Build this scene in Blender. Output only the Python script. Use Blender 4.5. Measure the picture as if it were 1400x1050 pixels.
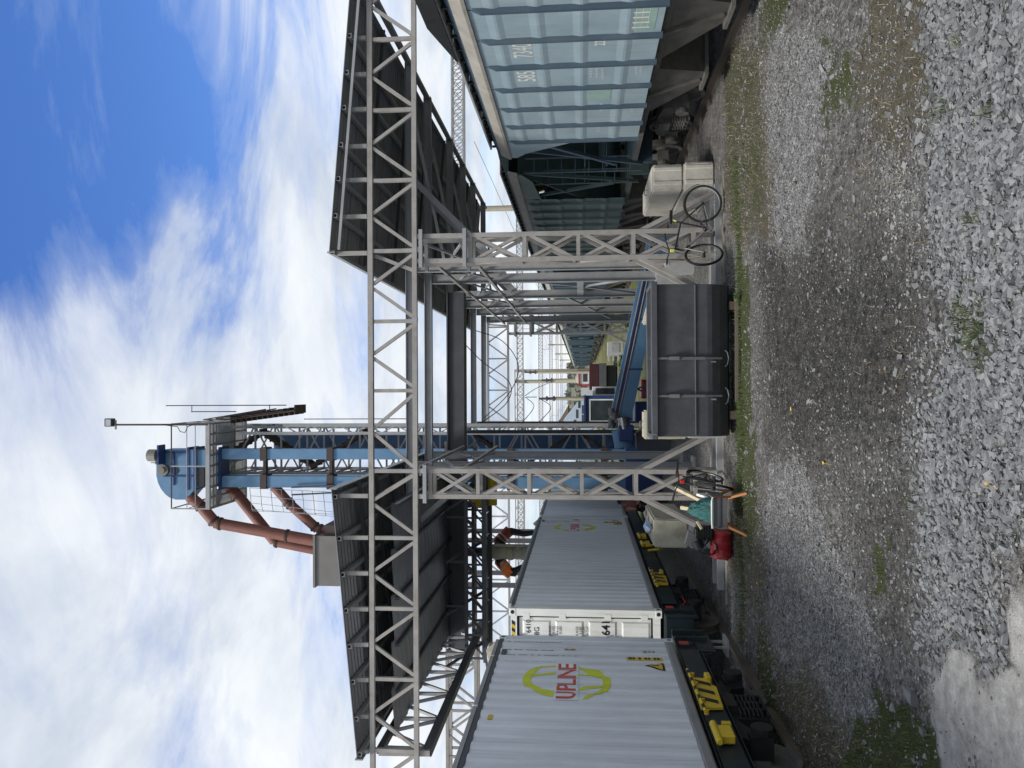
import bpy, bmesh, math, random
import numpy as np
from mathutils import Vector, Matrix, noise as mnoise

for o in list(bpy.data.objects):
    bpy.data.objects.remove(o)
random.seed(7)
rng = np.random.default_rng(11)
SC = bpy.context.scene
COL = SC.collection

# ------------------------------------------------------------------ camera
F, EYE = 1100.0, 2.6
PIT = math.atan(96 / F)
YAW = math.atan(10 / F * math.cos(PIT))
ROL = 0.006
fw = Vector((math.sin(YAW) * math.cos(PIT), math.cos(YAW) * math.cos(PIT), math.sin(PIT)))
r0 = Vector((math.cos(YAW), -math.sin(YAW), 0))
u0 = r0.cross(fw)
up = u0 * math.cos(ROL) + r0 * math.sin(ROL)
rt = r0 * math.cos(ROL) - u0 * math.sin(ROL)
camd = bpy.data.cameras.new('camera')
cam = bpy.data.objects.new('camera', camd)
COL.objects.link(cam)
camd.sensor_width = 36
camd.sensor_fit = 'HORIZONTAL'
camd.lens = 36 * F / 1400
camd.clip_start = 0.05
camd.clip_end = 6000
m = Matrix.Identity(4)
for i, v in enumerate((-up, rt, -fw)):      # the photograph was taken with the phone turned: its right edge is the ground
    m[0][i], m[1][i], m[2][i] = v
m[0][3], m[1][3], m[2][3] = 0, 0, EYE
cam.matrix_world = m
SC.camera = cam


def A(x, y, Y):
    """the point of the place seen at photo pixel x, y that lies Y metres ahead"""
    d = fw + rt * ((525 - y) / F) - up * ((x - 700) / F)
    t = Y / d.y
    return Vector((d.x * t, Y, EYE + d.z * t))


def AX(x, y, X):
    d = fw + rt * ((525 - y) / F) - up * ((x - 700) / F)
    t = X / d.x
    return Vector((X, d.y * t, EYE + d.z * t))


def G(x, y, z=0.0):
    d = fw + rt * ((525 - y) / F) - up * ((x - 700) / F)
    t = (z - EYE) / d.z
    return Vector((d.x * t, d.y * t, z))


def px(X, Y, Z):
    """numpy: world to photo pixels"""
    Zc = Z - EYE
    d = X * fw.x + Y * fw.y + Zc * fw.z
    u = 525 + F * (X * rt.x + Y * rt.y + Zc * rt.z) / d
    v = 700 - F * (X * up.x + Y * up.y + Zc * up.z) / d
    return v, 1050 - u


# ------------------------------------------------------------------ world, sun, exposure
SUN_AZ, SUN_EL = math.radians(-132), math.radians(57)      # compass angle from +Y towards +X
W = bpy.data.worlds.new('World')
SC.world = W
W.use_nodes = True
nt = W.node_tree
for n in list(nt.nodes):
    nt.nodes.remove(n)


def N(tree, kind, **kw):
    n = tree.nodes.new(kind)
    for k, v in kw.items():
        if k.startswith('i_'):
            n.inputs[k[2:].replace('_', ' ')].default_value = v
        else:
            setattr(n, k, v)
    return n


def ramp(tree, stops, fac, interp='LINEAR'):
    r = tree.nodes.new('ShaderNodeValToRGB')
    r.color_ramp.interpolation = interp
    e = r.color_ramp.elements
    while len(e) < len(stops):
        e.new(0.5)
    for el, (p, c) in zip(e, stops):
        el.position = p
        el.color = (c, c, c, 1) if not isinstance(c, tuple) else (*c[:3], 1)
    tree.links.new(fac, r.inputs[0])
    return r.outputs[0]


def math_(tree, op, a, b=None, clamp=False):
    n = tree.nodes.new('ShaderNodeMath')
    n.operation = op
    n.use_clamp = clamp
    for i, v in enumerate((a, b)):
        if v is None:
            continue
        if isinstance(v, (int, float)):
            n.inputs[i].default_value = v
        else:
            tree.links.new(v, n.inputs[i])
    return n.outputs[0]


def mixc(tree, f, a, b, mode='MIX'):
    n = tree.nodes.new('ShaderNodeMix')
    n.data_type = 'RGBA'
    n.blend_type = mode
    for s, v in ((n.inputs[0], f), (n.inputs[6], a), (n.inputs[7], b)):
        if isinstance(v, (int, float)):
            s.default_value = v
        elif isinstance(v, tuple):
            s.default_value = (*v[:3], 1)
        else:
            tree.links.new(v, s)
    return n.outputs[2]


L = nt.links
geo = N(nt, 'ShaderNodeTexCoord')
sky = N(nt, 'ShaderNodeTexSky')
sky.sky_type = 'NISHITA'
sky.sun_disc = False
sky.sun_elevation = SUN_EL
sky.sun_rotation = SUN_AZ
sky.air_density = 1.0
sky.dust_density = 0.4
sky.ozone_density = 2.5
sep = N(nt, 'ShaderNodeSeparateXYZ')
L.new(geo.outputs['Generated'], sep.inputs[0])
# clouds: the view direction is laid onto a flat cloud layer, so banks thin out overhead and close up to the horizon
zz = math_(nt, 'ADD', math_(nt, 'MAXIMUM', sep.outputs[2], 0.0), 0.16)
cx = math_(nt, 'DIVIDE', sep.outputs[0], zz)
cy = math_(nt, 'DIVIDE', sep.outputs[1], zz)
comb = N(nt, 'ShaderNodeCombineXYZ')
L.new(cx, comb.inputs[0])
L.new(cy, comb.inputs[1])
mp = N(nt, 'ShaderNodeMapping')
mp.inputs['Rotation'].default_value = (0, 0, math.radians(-35))
mp.inputs['Scale'].default_value = (0.85, 1.5, 1)
mp.inputs['Location'].default_value = (3.1, 0.6, 0)
L.new(comb.outputs[0], mp.inputs[0])
n1 = N(nt, 'ShaderNodeTexNoise', i_Scale=1.9, i_Detail=10.0, i_Roughness=0.62, i_Distortion=0.55)
L.new(mp.outputs[0], n1.inputs['Vector'])
n2 = N(nt, 'ShaderNodeTexNoise', i_Scale=1.5, i_Detail=7.0, i_Roughness=0.6, i_Distortion=0.3)
L.new(comb.outputs[0], n2.inputs['Vector'])
# a clear region high on the right of the track, as a broad gap in the bank
clear = Vector((0.345, 0.735, 0.60)).normalized()
dp = N(nt, 'ShaderNodeVectorMath', operation='DOT_PRODUCT')
L.new(geo.outputs['Generated'], dp.inputs[0])
dp.inputs[1].default_value = clear
gap = ramp(nt, [(0.915, 0.0), (0.962, 0.42), (0.986, 1.0)], dp.outputs['Value'])
n1c = math_(nt, 'ADD', math_(nt, 'MULTIPLY', math_(nt, 'SUBTRACT', n1.outputs[0], 0.5), 2.0), 0.83)
cov = math_(nt, 'SUBTRACT', n1c, math_(nt, 'MULTIPLY', gap, 0.92))
cov = ramp(nt, [(0.12, 0.0), (0.34, 0.22), (0.55, 0.68), (0.85, 1.0)], cov)
ccol = ramp(nt, [(0.27, (3.1, 3.6, 4.3)), (0.44, (4.3, 4.7, 5.3)), (0.54, (5.3, 5.6, 6.0)), (0.68, (6.3, 6.45, 6.6))], n2.outputs[0])
hs = N(nt, 'ShaderNodeHueSaturation', i_Hue=0.514, i_Saturation=1.27, i_Value=1.28)
L.new(sky.outputs[0], hs.inputs['Color'])
skc = mixc(nt, cov, hs.outputs[0], ccol)
bg = N(nt, 'ShaderNodeBackground', i_Strength=0.12)
L.new(skc, bg.inputs[0])
out = N(nt, 'ShaderNodeOutputWorld')
L.new(bg.outputs[0], out.inputs[0])

sd = bpy.data.lights.new('sun', 'SUN')
sd.energy = 3.0
sd.angle = math.radians(13)
sd.color = (1.0, 0.95, 0.87)
so = bpy.data.objects.new('sun', sd)
COL.objects.link(so)
sdir = Vector((math.sin(SUN_AZ) * math.cos(SUN_EL), math.cos(SUN_AZ) * math.cos(SUN_EL), math.sin(SUN_EL)))
so.rotation_euler = sdir.to_track_quat('Z', 'Y').to_euler()
so.location = sdir * 60
vs = SC.view_settings
SC.display_settings.display_device = 'sRGB'
vs.view_transform = 'Standard'
vs.look = 'None'
vs.exposure = 0.42
vs.gamma = 1.0
vs.use_curve_mapping = False
SC.cycles.max_bounces = 6
SC.cycles.diffuse_bounces = 3
SC.cycles.use_denoising = True


# ------------------------------------------------------------------ materials
def srgb(r, g, b):
    f = lambda c: (c / 12.92 if c <= 0.04045 else ((c + 0.055) / 1.055) ** 2.4)
    return tuple(f(c / 255) for c in (r, g, b))


MATS = {}


def paint(name, col, rough=0.55, metal=0.0, var=0.12, scale=2.5, dirt=None, dirt_amt=0.35, dscale=1.3, bump=0.0, bscale=40.0, streak=False, spec=0.4):
    if name in MATS:
        return MATS[name]
    mt = bpy.data.materials.new(name)
    mt.use_nodes = True
    t = mt.node_tree
    b = t.nodes['Principled BSDF']
    b.inputs['Metallic'].default_value = metal
    b.inputs['Specular IOR Level'].default_value = spec
    tc = N(t, 'ShaderNodeTexCoord')
    vec = tc.outputs['Object']
    nz = N(t, 'ShaderNodeTexNoise', i_Scale=scale, i_Detail=6.0, i_Roughness=0.62)
    t.links.new(vec, nz.inputs['Vector'])
    f = ramp(t, [(0.3, 0.0), (0.7, 1.0)], nz.outputs[0])
    lo = tuple(c * (1 - var) for c in col)
    hi = tuple(min(1, c * (1 + var)) for c in col)
    c = mixc(t, f, lo, hi)
    if dirt:
        mp_ = N(t, 'ShaderNodeMapping')
        mp_.inputs['Scale'].default_value = (3.5, 3.5, 0.35) if streak else (1, 1, 1)
        t.links.new(vec, mp_.inputs[0])
        n2_ = N(t, 'ShaderNodeTexNoise', i_Scale=dscale, i_Detail=8.0, i_Roughness=0.7)
        t.links.new(mp_.outputs[0], n2_.inputs['Vector'])
        d = ramp(t, [(0.5, 0.0), (0.78, 1.0)], n2_.outputs[0])
        c = mixc(t, math_(t, 'MULTIPLY', d, dirt_amt), c, dirt)
    t.links.new(c, b.inputs['Base Color'])
    rr = ramp(t, [(0.2, max(0.05, rough - 0.1)), (0.8, min(1, rough + 0.12))], nz.outputs[0])
    t.links.new(rr, b.inputs['Roughness'])
    if bump:
        n3 = N(t, 'ShaderNodeTexNoise', i_Scale=bscale, i_Detail=4.0)
        t.links.new(vec, n3.inputs['Vector'])
        bp = N(t, 'ShaderNodeBump', i_Strength=bump, i_Distance=0.02)
        t.links.new(n3.outputs[0], bp.inputs['Height'])
        t.links.new(bp.outputs[0], b.inputs['Normal'])
    MATS[name] = mt
    return mt


RUST = srgb(96, 62, 44)
GRIME = (0.035, 0.033, 0.03)
steel = paint('light grey steel paint', (0.295, 0.283, 0.268), 0.55, dirt=srgb(104, 84, 68), dirt_amt=0.6, var=0.16, dscale=3.2)
steel2 = paint('mid grey steel paint', (0.28, 0.29, 0.30), 0.5, dirt=srgb(96, 84, 74), dirt_amt=0.4, var=0.12, dscale=2.0)
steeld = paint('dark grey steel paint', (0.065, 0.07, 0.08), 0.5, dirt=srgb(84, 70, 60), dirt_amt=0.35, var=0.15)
black = paint('black iron', (0.016, 0.017, 0.019), 0.55, dirt=srgb(70, 60, 52), dirt_amt=0.3, var=0.3, scale=6)
bogiem = paint('dusty bogie iron', (0.10, 0.097, 0.09), 0.7, dirt=srgb(120, 108, 92), dirt_amt=0.45, var=0.3, scale=5, dscale=4)
roofm = paint('galvanised roofing', (0.24, 0.245, 0.255), 0.45, 0.4, dirt=srgb(90, 82, 74), dirt_amt=0.3)
rubber = paint('black rubber', (0.014, 0.014, 0.015), 0.75, var=0.2)
contm = paint('container grey paint', (0.64, 0.675, 0.725), 0.42, dirt=srgb(120, 112, 104), dirt_amt=0.38, var=0.07, scale=1.2, dscale=1.8, streak=True, bump=0.12, bscale=2.6)
contw = paint('container white paint', (0.74, 0.75, 0.72), 0.42, dirt=srgb(110, 92, 72), dirt_amt=0.35, var=0.06, streak=True, dscale=1.6)
railm = paint('container rail grey', (0.22, 0.225, 0.235), 0.5, dirt=srgb(84, 72, 60), dirt_amt=0.4)
hopb = paint('faded blue wagon paint', (0.245, 0.325, 0.37), 0.5, dirt=srgb(172, 176, 170), dirt_amt=0.42, var=0.12, scale=1.8, dscale=1.5, streak=True)
hopb2 = paint('shaded blue rib paint', (0.045, 0.075, 0.105), 0.5, dirt=srgb(120, 126, 124), dirt_amt=0.25, var=0.12)  # wagon blue made darker, the shade of unlit rib sides put into it
hopg = paint('green wagon paint', (0.05, 0.085, 0.082), 0.5, dirt=srgb(110, 120, 112), dirt_amt=0.3, var=0.15, scale=1.8)
cream = paint('cream wagon eave', (0.29, 0.275, 0.245), 0.6, dirt=srgb(112, 98, 80), dirt_amt=0.6, var=0.14, dscale=3)
teal = paint('dark teal wagon frame', (0.011, 0.021, 0.027), 0.42, dirt=srgb(80, 82, 78), dirt_amt=0.25, var=0.2)
yellow = paint('yellow paint', (0.58, 0.42, 0.03), 0.45, dirt=srgb(80, 66, 40), dirt_amt=0.35)
blue = paint('blue elevator paint', (0.095, 0.205, 0.345), 0.5, dirt=srgb(112, 122, 132), dirt_amt=0.45, var=0.14, scale=1.6, streak=True, dscale=2.4)
blued = paint('deep blue paint', (0.018, 0.045, 0.16), 0.42, dirt=srgb(60, 66, 80), dirt_amt=0.25)
pipem = paint('red oxide pipe paint', (0.175, 0.068, 0.052), 0.6, dirt=srgb(124, 96, 86), dirt_amt=0.5, var=.2, streak=True, dscale=2)
galv = paint('weathered galvanised sheet', (0.17, 0.165, 0.155), 0.5, 0.35, dirt=srgb(92, 84, 78), dirt_amt=0.5, dscale=5)
brown = paint('rusty brown steel', (0.055, 0.04, 0.036), 0.7, dirt=RUST, dirt_amt=0.4)
conc = paint('weathered concrete', (0.43, 0.415, 0.375), 0.85, dirt=srgb(118, 112, 92), dirt_amt=0.5, var=0.12, dscale=3.5, bump=0.35, bscale=30)
concm = paint('mossy yellow concrete', (0.42, 0.405, 0.33), 0.85, dirt=srgb(96, 92, 58), dirt_amt=0.6, var=0.15, dscale=3, bump=0.4, bscale=30)
concg = paint('grey concrete', (0.36, 0.37, 0.375), 0.85, dirt=srgb(90, 88, 82), dirt_amt=0.4, var=0.1, bump=0.3, bscale=30)
skipm = paint('dark grey skip paint', (0.072, 0.076, 0.087), 0.4, dirt=srgb(104, 106, 112), dirt_amt=0.22, var=0.18, scale=3, dscale=3.5, streak=True, bump=0.25, bscale=2.2)
skipr = paint('skip strap steel', (0.15, 0.15, 0.155), 0.45, dirt=srgb(92, 74, 60), dirt_amt=0.45, dscale=5)
chrome = paint('bright metal', (0.5, 0.5, 0.5), 0.25, 0.9, var=0.05)
white = paint('white paint', (0.72, 0.72, 0.72), 0.45, dirt=srgb(120, 112, 104), dirt_amt=0.25)
blackp = paint('black lettering', (0.012, 0.012, 0.014), 0.5, var=0.1)
redp = paint('red logo paint', (0.50, 0.075, 0.055), 0.45, var=0.05)
limep = paint('lime logo paint', (0.54, 0.60, 0.045), 0.45, var=0.05)
whitep = paint('white lettering', (0.58, 0.59, 0.55), 0.55, dirt=srgb(120, 132, 138), dirt_amt=0.4, dscale=6)
sleeper = paint('old sleeper wood', (0.11, 0.09, 0.07), 0.9, dirt=srgb(70, 62, 52), dirt_amt=0.5, bump=0.4)
railst = paint('rusty rail', (0.15, 0.125, 0.10), 0.5, 0.2, dirt=srgb(96, 76, 62), dirt_amt=0.5)
wood = paint('pale timber', (0.55, 0.47, 0.31), 0.7, var=0.12, dirt=srgb(130, 108, 70), dirt_amt=0.3)
orangew = paint('orange stained wood', (0.42, 0.17, 0.05), 0.6, var=0.15, dirt=srgb(90, 54, 30), dirt_amt=0.4)
glass = paint('dark window glass', (0.03, 0.037, 0.04), 0.08, var=0.3, spec=0.8)
winw = paint('white window frame', (0.62, 0.63, 0.64), 0.5)
maroon = paint('maroon paint', (0.045, 0.012, 0.016), 0.45)
redc = paint('red cab paint', (0.36, 0.05, 0.045), 0.45)
beige = paint('beige canvas', (0.36, 0.34, 0.26), 0.8, var=0.15, dirt=srgb(96, 88, 66), dirt_amt=0.5)
mastc = paint('concrete mast', (0.36, 0.33, 0.26), 0.85, var=0.1)


# ------------------------------------------------------------------ mesh helpers
LOC = {}


def tag(o, label=None, cat=None, group=None, kind=None):
    for k, v in (('label', label), ('category', cat), ('group', group), ('kind', kind)):
        if v:
            o[k] = v
    return o


def empty(name, loc, label=None, cat=None, group=None, kind=None):
    o = bpy.data.objects.new(name, None)
    o.empty_display_size = 0.2
    o.location = loc
    COL.objects.link(o)
    LOC[o] = Vector(loc)
    return tag(o, label, cat, group, kind)


class MB:
    def __init__(s):
        s.V, s.F, s.M = [], [], []

    def add(s, vs_, fs, mi=0):
        k = len(s.V)
        s.V += [tuple(v) for v in vs_]
        s.F += [tuple(i + k for i in f) for f in fs]
        s.M += [mi] * len(fs)
        return s

    def box(s, x0, x1, y0, y1, z0, z1, mi=0):
        v = [(x, y, z) for x in (x0, x1) for y in (y0, y1) for z in (z0, z1)]
        return s.add(v, [(0, 1, 3, 2), (4, 6, 7, 5), (0, 4, 5, 1), (2, 3, 7, 6), (0, 2, 6, 4), (1, 5, 7, 3)], mi)

    def bar(s, p, q, w, h=None, upv=(0, 0, 1), mi=0):
        p, q = Vector(p), Vector(q)
        h = h or w
        d = (q - p).normalized()
        u = Vector(upv)
        if abs(d.dot(u)) > 0.98:
            u = Vector((0, 1, 0))
        a = d.cross(u).normalized() * (w / 2)
        b = a.cross(d).normalized() * (h / 2)
        v = [e + i * a + j * b for e in (p, q) for i, j in ((-1, -1), (1, -1), (1, 1), (-1, 1))]
        return s.add(v, [(3, 2, 1, 0), (4, 5, 6, 7), (0, 1, 5, 4), (1, 2, 6, 5), (2, 3, 7, 6), (3, 0, 4, 7)], mi)

    def ibeam(s, p, q, w, h, t=0.014, upv=(0, 0, 1), mi=0):
        """h runs along upv"""
        p, q = Vector(p), Vector(q)
        d = (q - p).normalized()
        u = Vector(upv)
        a = d.cross(u).normalized()
        b = a.cross(d).normalized()
        for k in (-1, 1):
            o_ = b * (k * (h / 2 - t / 2))
            s.bar(p + o_, q + o_, w, t, upv, mi)
        s.bar(p, q, t * 0.8, h - 2 * t, upv, mi)
        return s

    def cyl(s, p, q, r, r2=None, n=10, caps=True, mi=0):
        p, q = Vector(p), Vector(q)
        r2 = r if r2 is None else r2
        d = (q - p).normalized()
        a = d.orthogonal().normalized()
        b = d.cross(a)
        v = []
        for e, rr in ((p, r), (q, r2)):
            for i in range(n):
                t = 2 * math.pi * i / n
                v.append(e + (a * math.cos(t) + b * math.sin(t)) * rr)
        f = [(i, (i + 1) % n, n + (i + 1) % n, n + i) for i in range(n)]
        if caps:
            f += [tuple(range(n - 1, -1, -1)), tuple(range(n, 2 * n))]
        return s.add(v, f, mi)

    def path(s, pts, r, n=8, closed=False, mi=0):
        P = [Vector(p) for p in pts]
        k = len(P)
        rs = r if isinstance(r, (list, tuple)) else [r] * k
        v = []
        a = None
        for i, p in enumerate(P):
            d = (P[(i + 1) % k] - P[i - 1]) if (closed or 0 < i < k - 1) else (P[1] - P[0] if i == 0 else P[-1] - P[-2])
            d.normalize()
            a = (a - d * a.dot(d)).normalized() if a is not None and (a - d * a.dot(d)).length > 1e-4 else d.orthogonal().normalized()
            b = d.cross(a)
            for j in range(n):
                t = 2 * math.pi * j / n
                v.append(p + (a * math.cos(t) + b * math.sin(t)) * rs[i])
        f = []
        for i in range(k if closed else k - 1):
            o0, o1 = i * n, ((i + 1) % k) * n
            f += [(o0 + j, o0 + (j + 1) % n, o1 + (j + 1) % n, o1 + j) for j in range(n)]
        if not closed:
            f += [tuple(range(n - 1, -1, -1)), tuple(range((k - 1) * n, k * n))]
        return s.add(v, f, mi)

    def ring(s, c, axis, R, r, n=28, m_=6, mi=0):
        ax = Vector(axis).normalized()
        a = ax.orthogonal().normalized()
        b = ax.cross(a)
        return s.path([Vector(c) + (a * math.cos(2 * math.pi * i / n) + b * math.sin(2 * math.pi * i / n)) * R for i in range(n)], r, m_, True, mi)

    def prism(s, poly, axis, a0, a1, mi=0):
        """poly: points of the other two coordinates in x, y, z order"""
        k = len(poly)
        v = []
        for a in (a0, a1):
            for p in poly:
                c = list(p)
                c.insert(axis, a)
                v.append(c)
        f = [(i, (i + 1) % k, k + (i + 1) % k, k + i) for i in range(k)]
        f += [tuple(range(k - 1, -1, -1)), tuple(range(k, 2 * k))]
        return s.add(v, f, mi)

    def quad(s, a, b, c, d, mi=0):
        return s.add([a, b, c, d], [(0, 1, 2, 3)], mi)

    def build(s, name, mat, parent=None, smooth=False, label=None, cat=None, group=None, kind=None, bevel=0.0, fix=True):
        me = bpy.data.meshes.new(name)
        if parent is not None:
            o0 = LOC[parent]
        else:
            P = np.array(s.V)
            lo, hi = P.min(0), P.max(0)
            o0 = Vector(((lo[0] + hi[0]) / 2, (lo[1] + hi[1]) / 2, lo[2]))
            if kind in ('structure', 'stuff'):
                o0 = Vector((0, 0, 0))
        me.from_pydata([(v[0] - o0.x, v[1] - o0.y, v[2] - o0.z) for v in s.V], [], s.F)
        for mm in (mat if isinstance(mat, (list, tuple)) else [mat]):
            me.materials.append(mm)
        if any(s.M):
            me.polygons.foreach_set('material_index', s.M)
        if bevel or fix:
            bm = bmesh.new()
            bm.from_mesh(me)
            if fix:
                bmesh.ops.recalc_face_normals(bm, faces=bm.faces)
            if bevel:
                bmesh.ops.bevel(bm, geom=[e for e in bm.edges if e.is_manifold and e.calc_face_angle(0) > 0.5], offset=bevel, segments=1, affect='EDGES')
            bm.to_mesh(me)
            bm.free()
        if smooth:
            me.polygons.foreach_set('use_smooth', [True] * len(me.polygons))
            try:
                me.set_sharp_from_angle(angle=math.radians(40))
            except Exception:
                pass
        me.update()
        o = bpy.data.objects.new(name, me)
        COL.objects.link(o)
        LOC[o] = Vector(o0)
        if parent is not None:
            o.parent = parent
        else:
            o.location = o0
        return tag(o, label, cat, group, kind)


def copy_tree(o, parent=None):
    c = o.copy()
    COL.objects.link(c)
    LOC[c] = LOC[o].copy()
    if parent is not None:
        c.parent = parent
    for ch in list(o.children):
        copy_tree(ch, c)
    return c


def text_mb(txt, size, place, align='CENTER', thick=0.0, sx=1.0, bold=0.0):
    """lettering as a flat mesh; place(tx, ty) turns letter coordinates into a point"""
    cu = bpy.data.curves.new('lettering', 'FONT')
    cu.body = txt
    cu.size = size
    cu.align_x = align
    cu.align_y = 'CENTER'
    cu.resolution_u = 3
    cu.offset = bold
    ob = bpy.data.objects.new('lettering', cu)
    me = bpy.data.meshes.new_from_object(ob)
    mb = MB()
    mb.add([place(v.co.x * sx, v.co.y) for v in me.vertices], [tuple(p.vertices) for p in me.polygons])
    bpy.data.objects.remove(ob)
    bpy.data.curves.remove(cu)
    bpy.data.meshes.remove(me)
    return mb

# ------------------------------------------------------------------ ground
def vnoise(x, y, seed=0):
    xi, yi = np.floor(x).astype(np.int64), np.floor(y).astype(np.int64)
    xf, yf = x - xi, y - yi

    def h(a, b):
        n = (a * 374761393 + b * 668265263 + seed * 1442695041) & 0xFFFFFFFF
        n = ((n ^ (n >> 13)) * 1274126177) & 0xFFFFFFFF
        return ((n ^ (n >> 16)) & 0xFFFF) / 65535.0
    sx, sy = xf * xf * (3 - 2 * xf), yf * yf * (3 - 2 * yf)
    a = h(xi, yi) * (1 - sx) + h(xi + 1, yi) * sx
    b = h(xi, yi + 1) * (1 - sx) + h(xi + 1, yi + 1) * sx
    return a * (1 - sy) + b * sy


def fbm(x, y, seed=0, o=4):
    r, a, t = 0, 0.5, 0
    for i in range(o):
        r = r + a * vnoise(x * 2 ** i, y * 2 ** i, seed + i)
        t += a
        a *= 0.55
    return r / t


def hz(x, y):
    x, y = np.asarray(x, float), np.asarray(y, float)
    near = np.clip((16 - y) / 4, 0, 1) * np.clip((7.5 - np.abs(x)) / 1.5, 0, 1)
    h = (fbm(x * 0.55, y * 0.55, 3) - 0.5) * 0.12 + (fbm(x * 2.6, y * 2.6, 9) - 0.5) * 0.055 + (fbm(x * 8, y * 8, 13, 3) - 0.5) * 0.03 + (fbm(x * 17, y * 17, 17, 2) - 0.5) * 0.016 + (fbm(x * 1.6, y * 9, 41, 3) - 0.5) * 0.06 * np.clip((12.5 - y) / 1.5, 0, 1)
    # tyre ruts pressed into the dark dirt, with tread bars
    for cx_ in (-0.35, 1.25):
        d = (y - 9.3 - cx_ - 0.12 * np.sin(x * 0.8)) / 0.34
        h = h - 0.035 * np.exp(-d * d) * (1 + 0.5 * np.sign(np.sin(x * 26 + 1.5 * d)))
    ap = np.clip((-1.30 - x) / .25, 0, 1) * np.clip((6.6 - y) / .3, 0, 1)
    return h * near * (1 - 0.85 * ap)


def soft(X, Y, pts, w):
    """1 inside the ground polygon (given as photo pixels of its corners), fading over w metres"""
    P = np.array([[G(*p).x, G(*p).y] for p in pts])
    n = len(P)
    ins = np.zeros(X.shape, bool)
    dist = np.full(X.shape, 1e9)
    for i in range(n):
        a, b = P[i], P[(i + 1) % n]
        ab = b - a
        t = np.clip(((X - a[0]) * ab[0] + (Y - a[1]) * ab[1]) / (ab @ ab + 1e-12), 0, 1)
        dist = np.minimum(dist, np.hypot(X - a[0] - t * ab[0], Y - a[1] - t * ab[1]))
        c = ((a[1] > Y) != (b[1] > Y)) & (X < (b[0] - a[0]) * (Y - a[1]) / (b[1] - a[1] + 1e-12) + a[0])
        ins ^= c
    s = np.where(ins, dist, -dist) / w
    s = np.clip(s * 0.5 + 0.5, 0, 1)
    return s * s * (3 - 2 * s)


def zones(X, Y):
    wx = X + (fbm(X * 1.7, Y * 1.7, 21) - 0.5) * 0.9 + (fbm(X * 7, Y * 7, 5) - 0.5) * 0.25
    wy = Y + (fbm(X * 1.7, Y * 1.7, 33) - 0.5) * 0.9 + (fbm(X * 7, Y * 7, 15) - 0.5) * 0.25
    S = lambda pts, w=0.45: soft(wx, wy, pts, w)
    stone = np.maximum.reduce([
        S([(1272, -80), (1430, -80), (1430, 300), (1385, 600), (1375, 760), (1350, 850), (1290, 930), (1290, 800), (1262, 690), (1275, 560), (1300, 470), (1285, 330), (1280, 120)], 0.3),
        S([(1360, 380), (1430, 300), (1430, 700), (1390, 640)], 0.2) * 0.8])
    fine = np.maximum.reduce([
        S([(1050, 40), (1120, 40), (1125, 150), (1105, 320), (1050, 330), (1046, 200)]),
        S([(1048, 650), (1095, 640), (1120, 720), (1190, 850), (1205, 930), (1150, 1000), (1110, 960), (1060, 880), (1045, 760)], 0.35),
        S([(1200, 120), (1262, 200), (1262, 330), (1200, 300)], 0.4) * 0.5])
    dark = np.maximum.reduce([
        S([(1040, 250), (1080, 330), (1130, 300), (1280, 330), (1282, 480), (1250, 640), (1150, 640), (1050, 640), (1035, 400)], 1.1),
        S([(1160, 640), (1255, 640), (1260, 780), (1270, 870), (1225, 880), (1180, 780)], 0.9) * 0.75])
    green = np.maximum.reduce([
        S([(1175, 960), (1250, 965), (1272, 1000), (1272, 1100), (1140, 1100), (1160, 1000)], 0.15),
        S([(1120, 60), (1165, 90), (1180, 170), (1140, 200), (1112, 130)], 0.25) * 0.6,
        S([(1050, -40), (1085, -40), (1080, 45), (1040, 50)], 0.3) * 0.7,
        S([(1008, 330), (1026, 400), (1028, 620), (1040, 690), (1024, 760), (1006, 640), (1004, 420)], 0.13),
        S([(1030, 860), (1052, 880), (1075, 1000), (1040, 960)], 0.2) * 0.8,
        S([(990, 60), (1040, 20), (1048, 300), (1008, 330), (990, 260)], 0.4) * 0.45,
        S([(1296, 415), (1348, 425), (1352, 490), (1310, 500)], 0.06),
        S([(1200, 765), (1214, 770), (1212, 812), (1203, 805)], 0.05)])
    brown = np.maximum.reduce([
        S([(992, 60), (1050, 40), (1058, 320), (1008, 340), (990, 250)], 0.4) * 0.9,
        S([(1180, -60), (1275, -60), (1272, 110), (1235, 190), (1165, 170)], 0.4),
        S([(1130, 180), (1250, 200), (1262, 330), (1180, 330)], 0.5) * 0.45,
        S([(1150, 420), (1280, 400), (1290, 560), (1180, 600)], 0.6) * 0.35,
        S([(1040, 860), (1150, 970), (1170, 1100), (1060, 1100), (1035, 940)], 0.3) * 0.9,
        S([(995, 650), (1045, 690), (1050, 900), (1000, 780)], 0.4) * 0.8])
    apron = S([(1275, 960), (1272, 1200), (1500, 1200), (1500, 750), (1400, 800), (1372, 872), (1290, 940)], 0.13)
    stone = stone * (1 - apron)
    green = np.clip(green * (0.5 + 1.1 * fbm(X * 5, Y * 5, 77)), 0, 1)
    far = np.clip((Y - 26) / 6, 0, 1)
    return stone, fine, dark, green, brown, apron, far


def axis(lo, hi, step, far, k=34):
    mid = np.arange(lo, hi + step / 2, step)
    a = np.geomspace(step * 1.4, far, k)
    return np.concatenate([(lo - a)[::-1], mid, hi + a])


def axis2(segs, far):
    mid = np.concatenate([np.arange(a, b_, s) for a, b_, s in segs])
    a = np.geomspace(0.1, far, 34)
    return np.concatenate([(mid[0] - a)[::-1], mid, mid[-1] + a])


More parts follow.
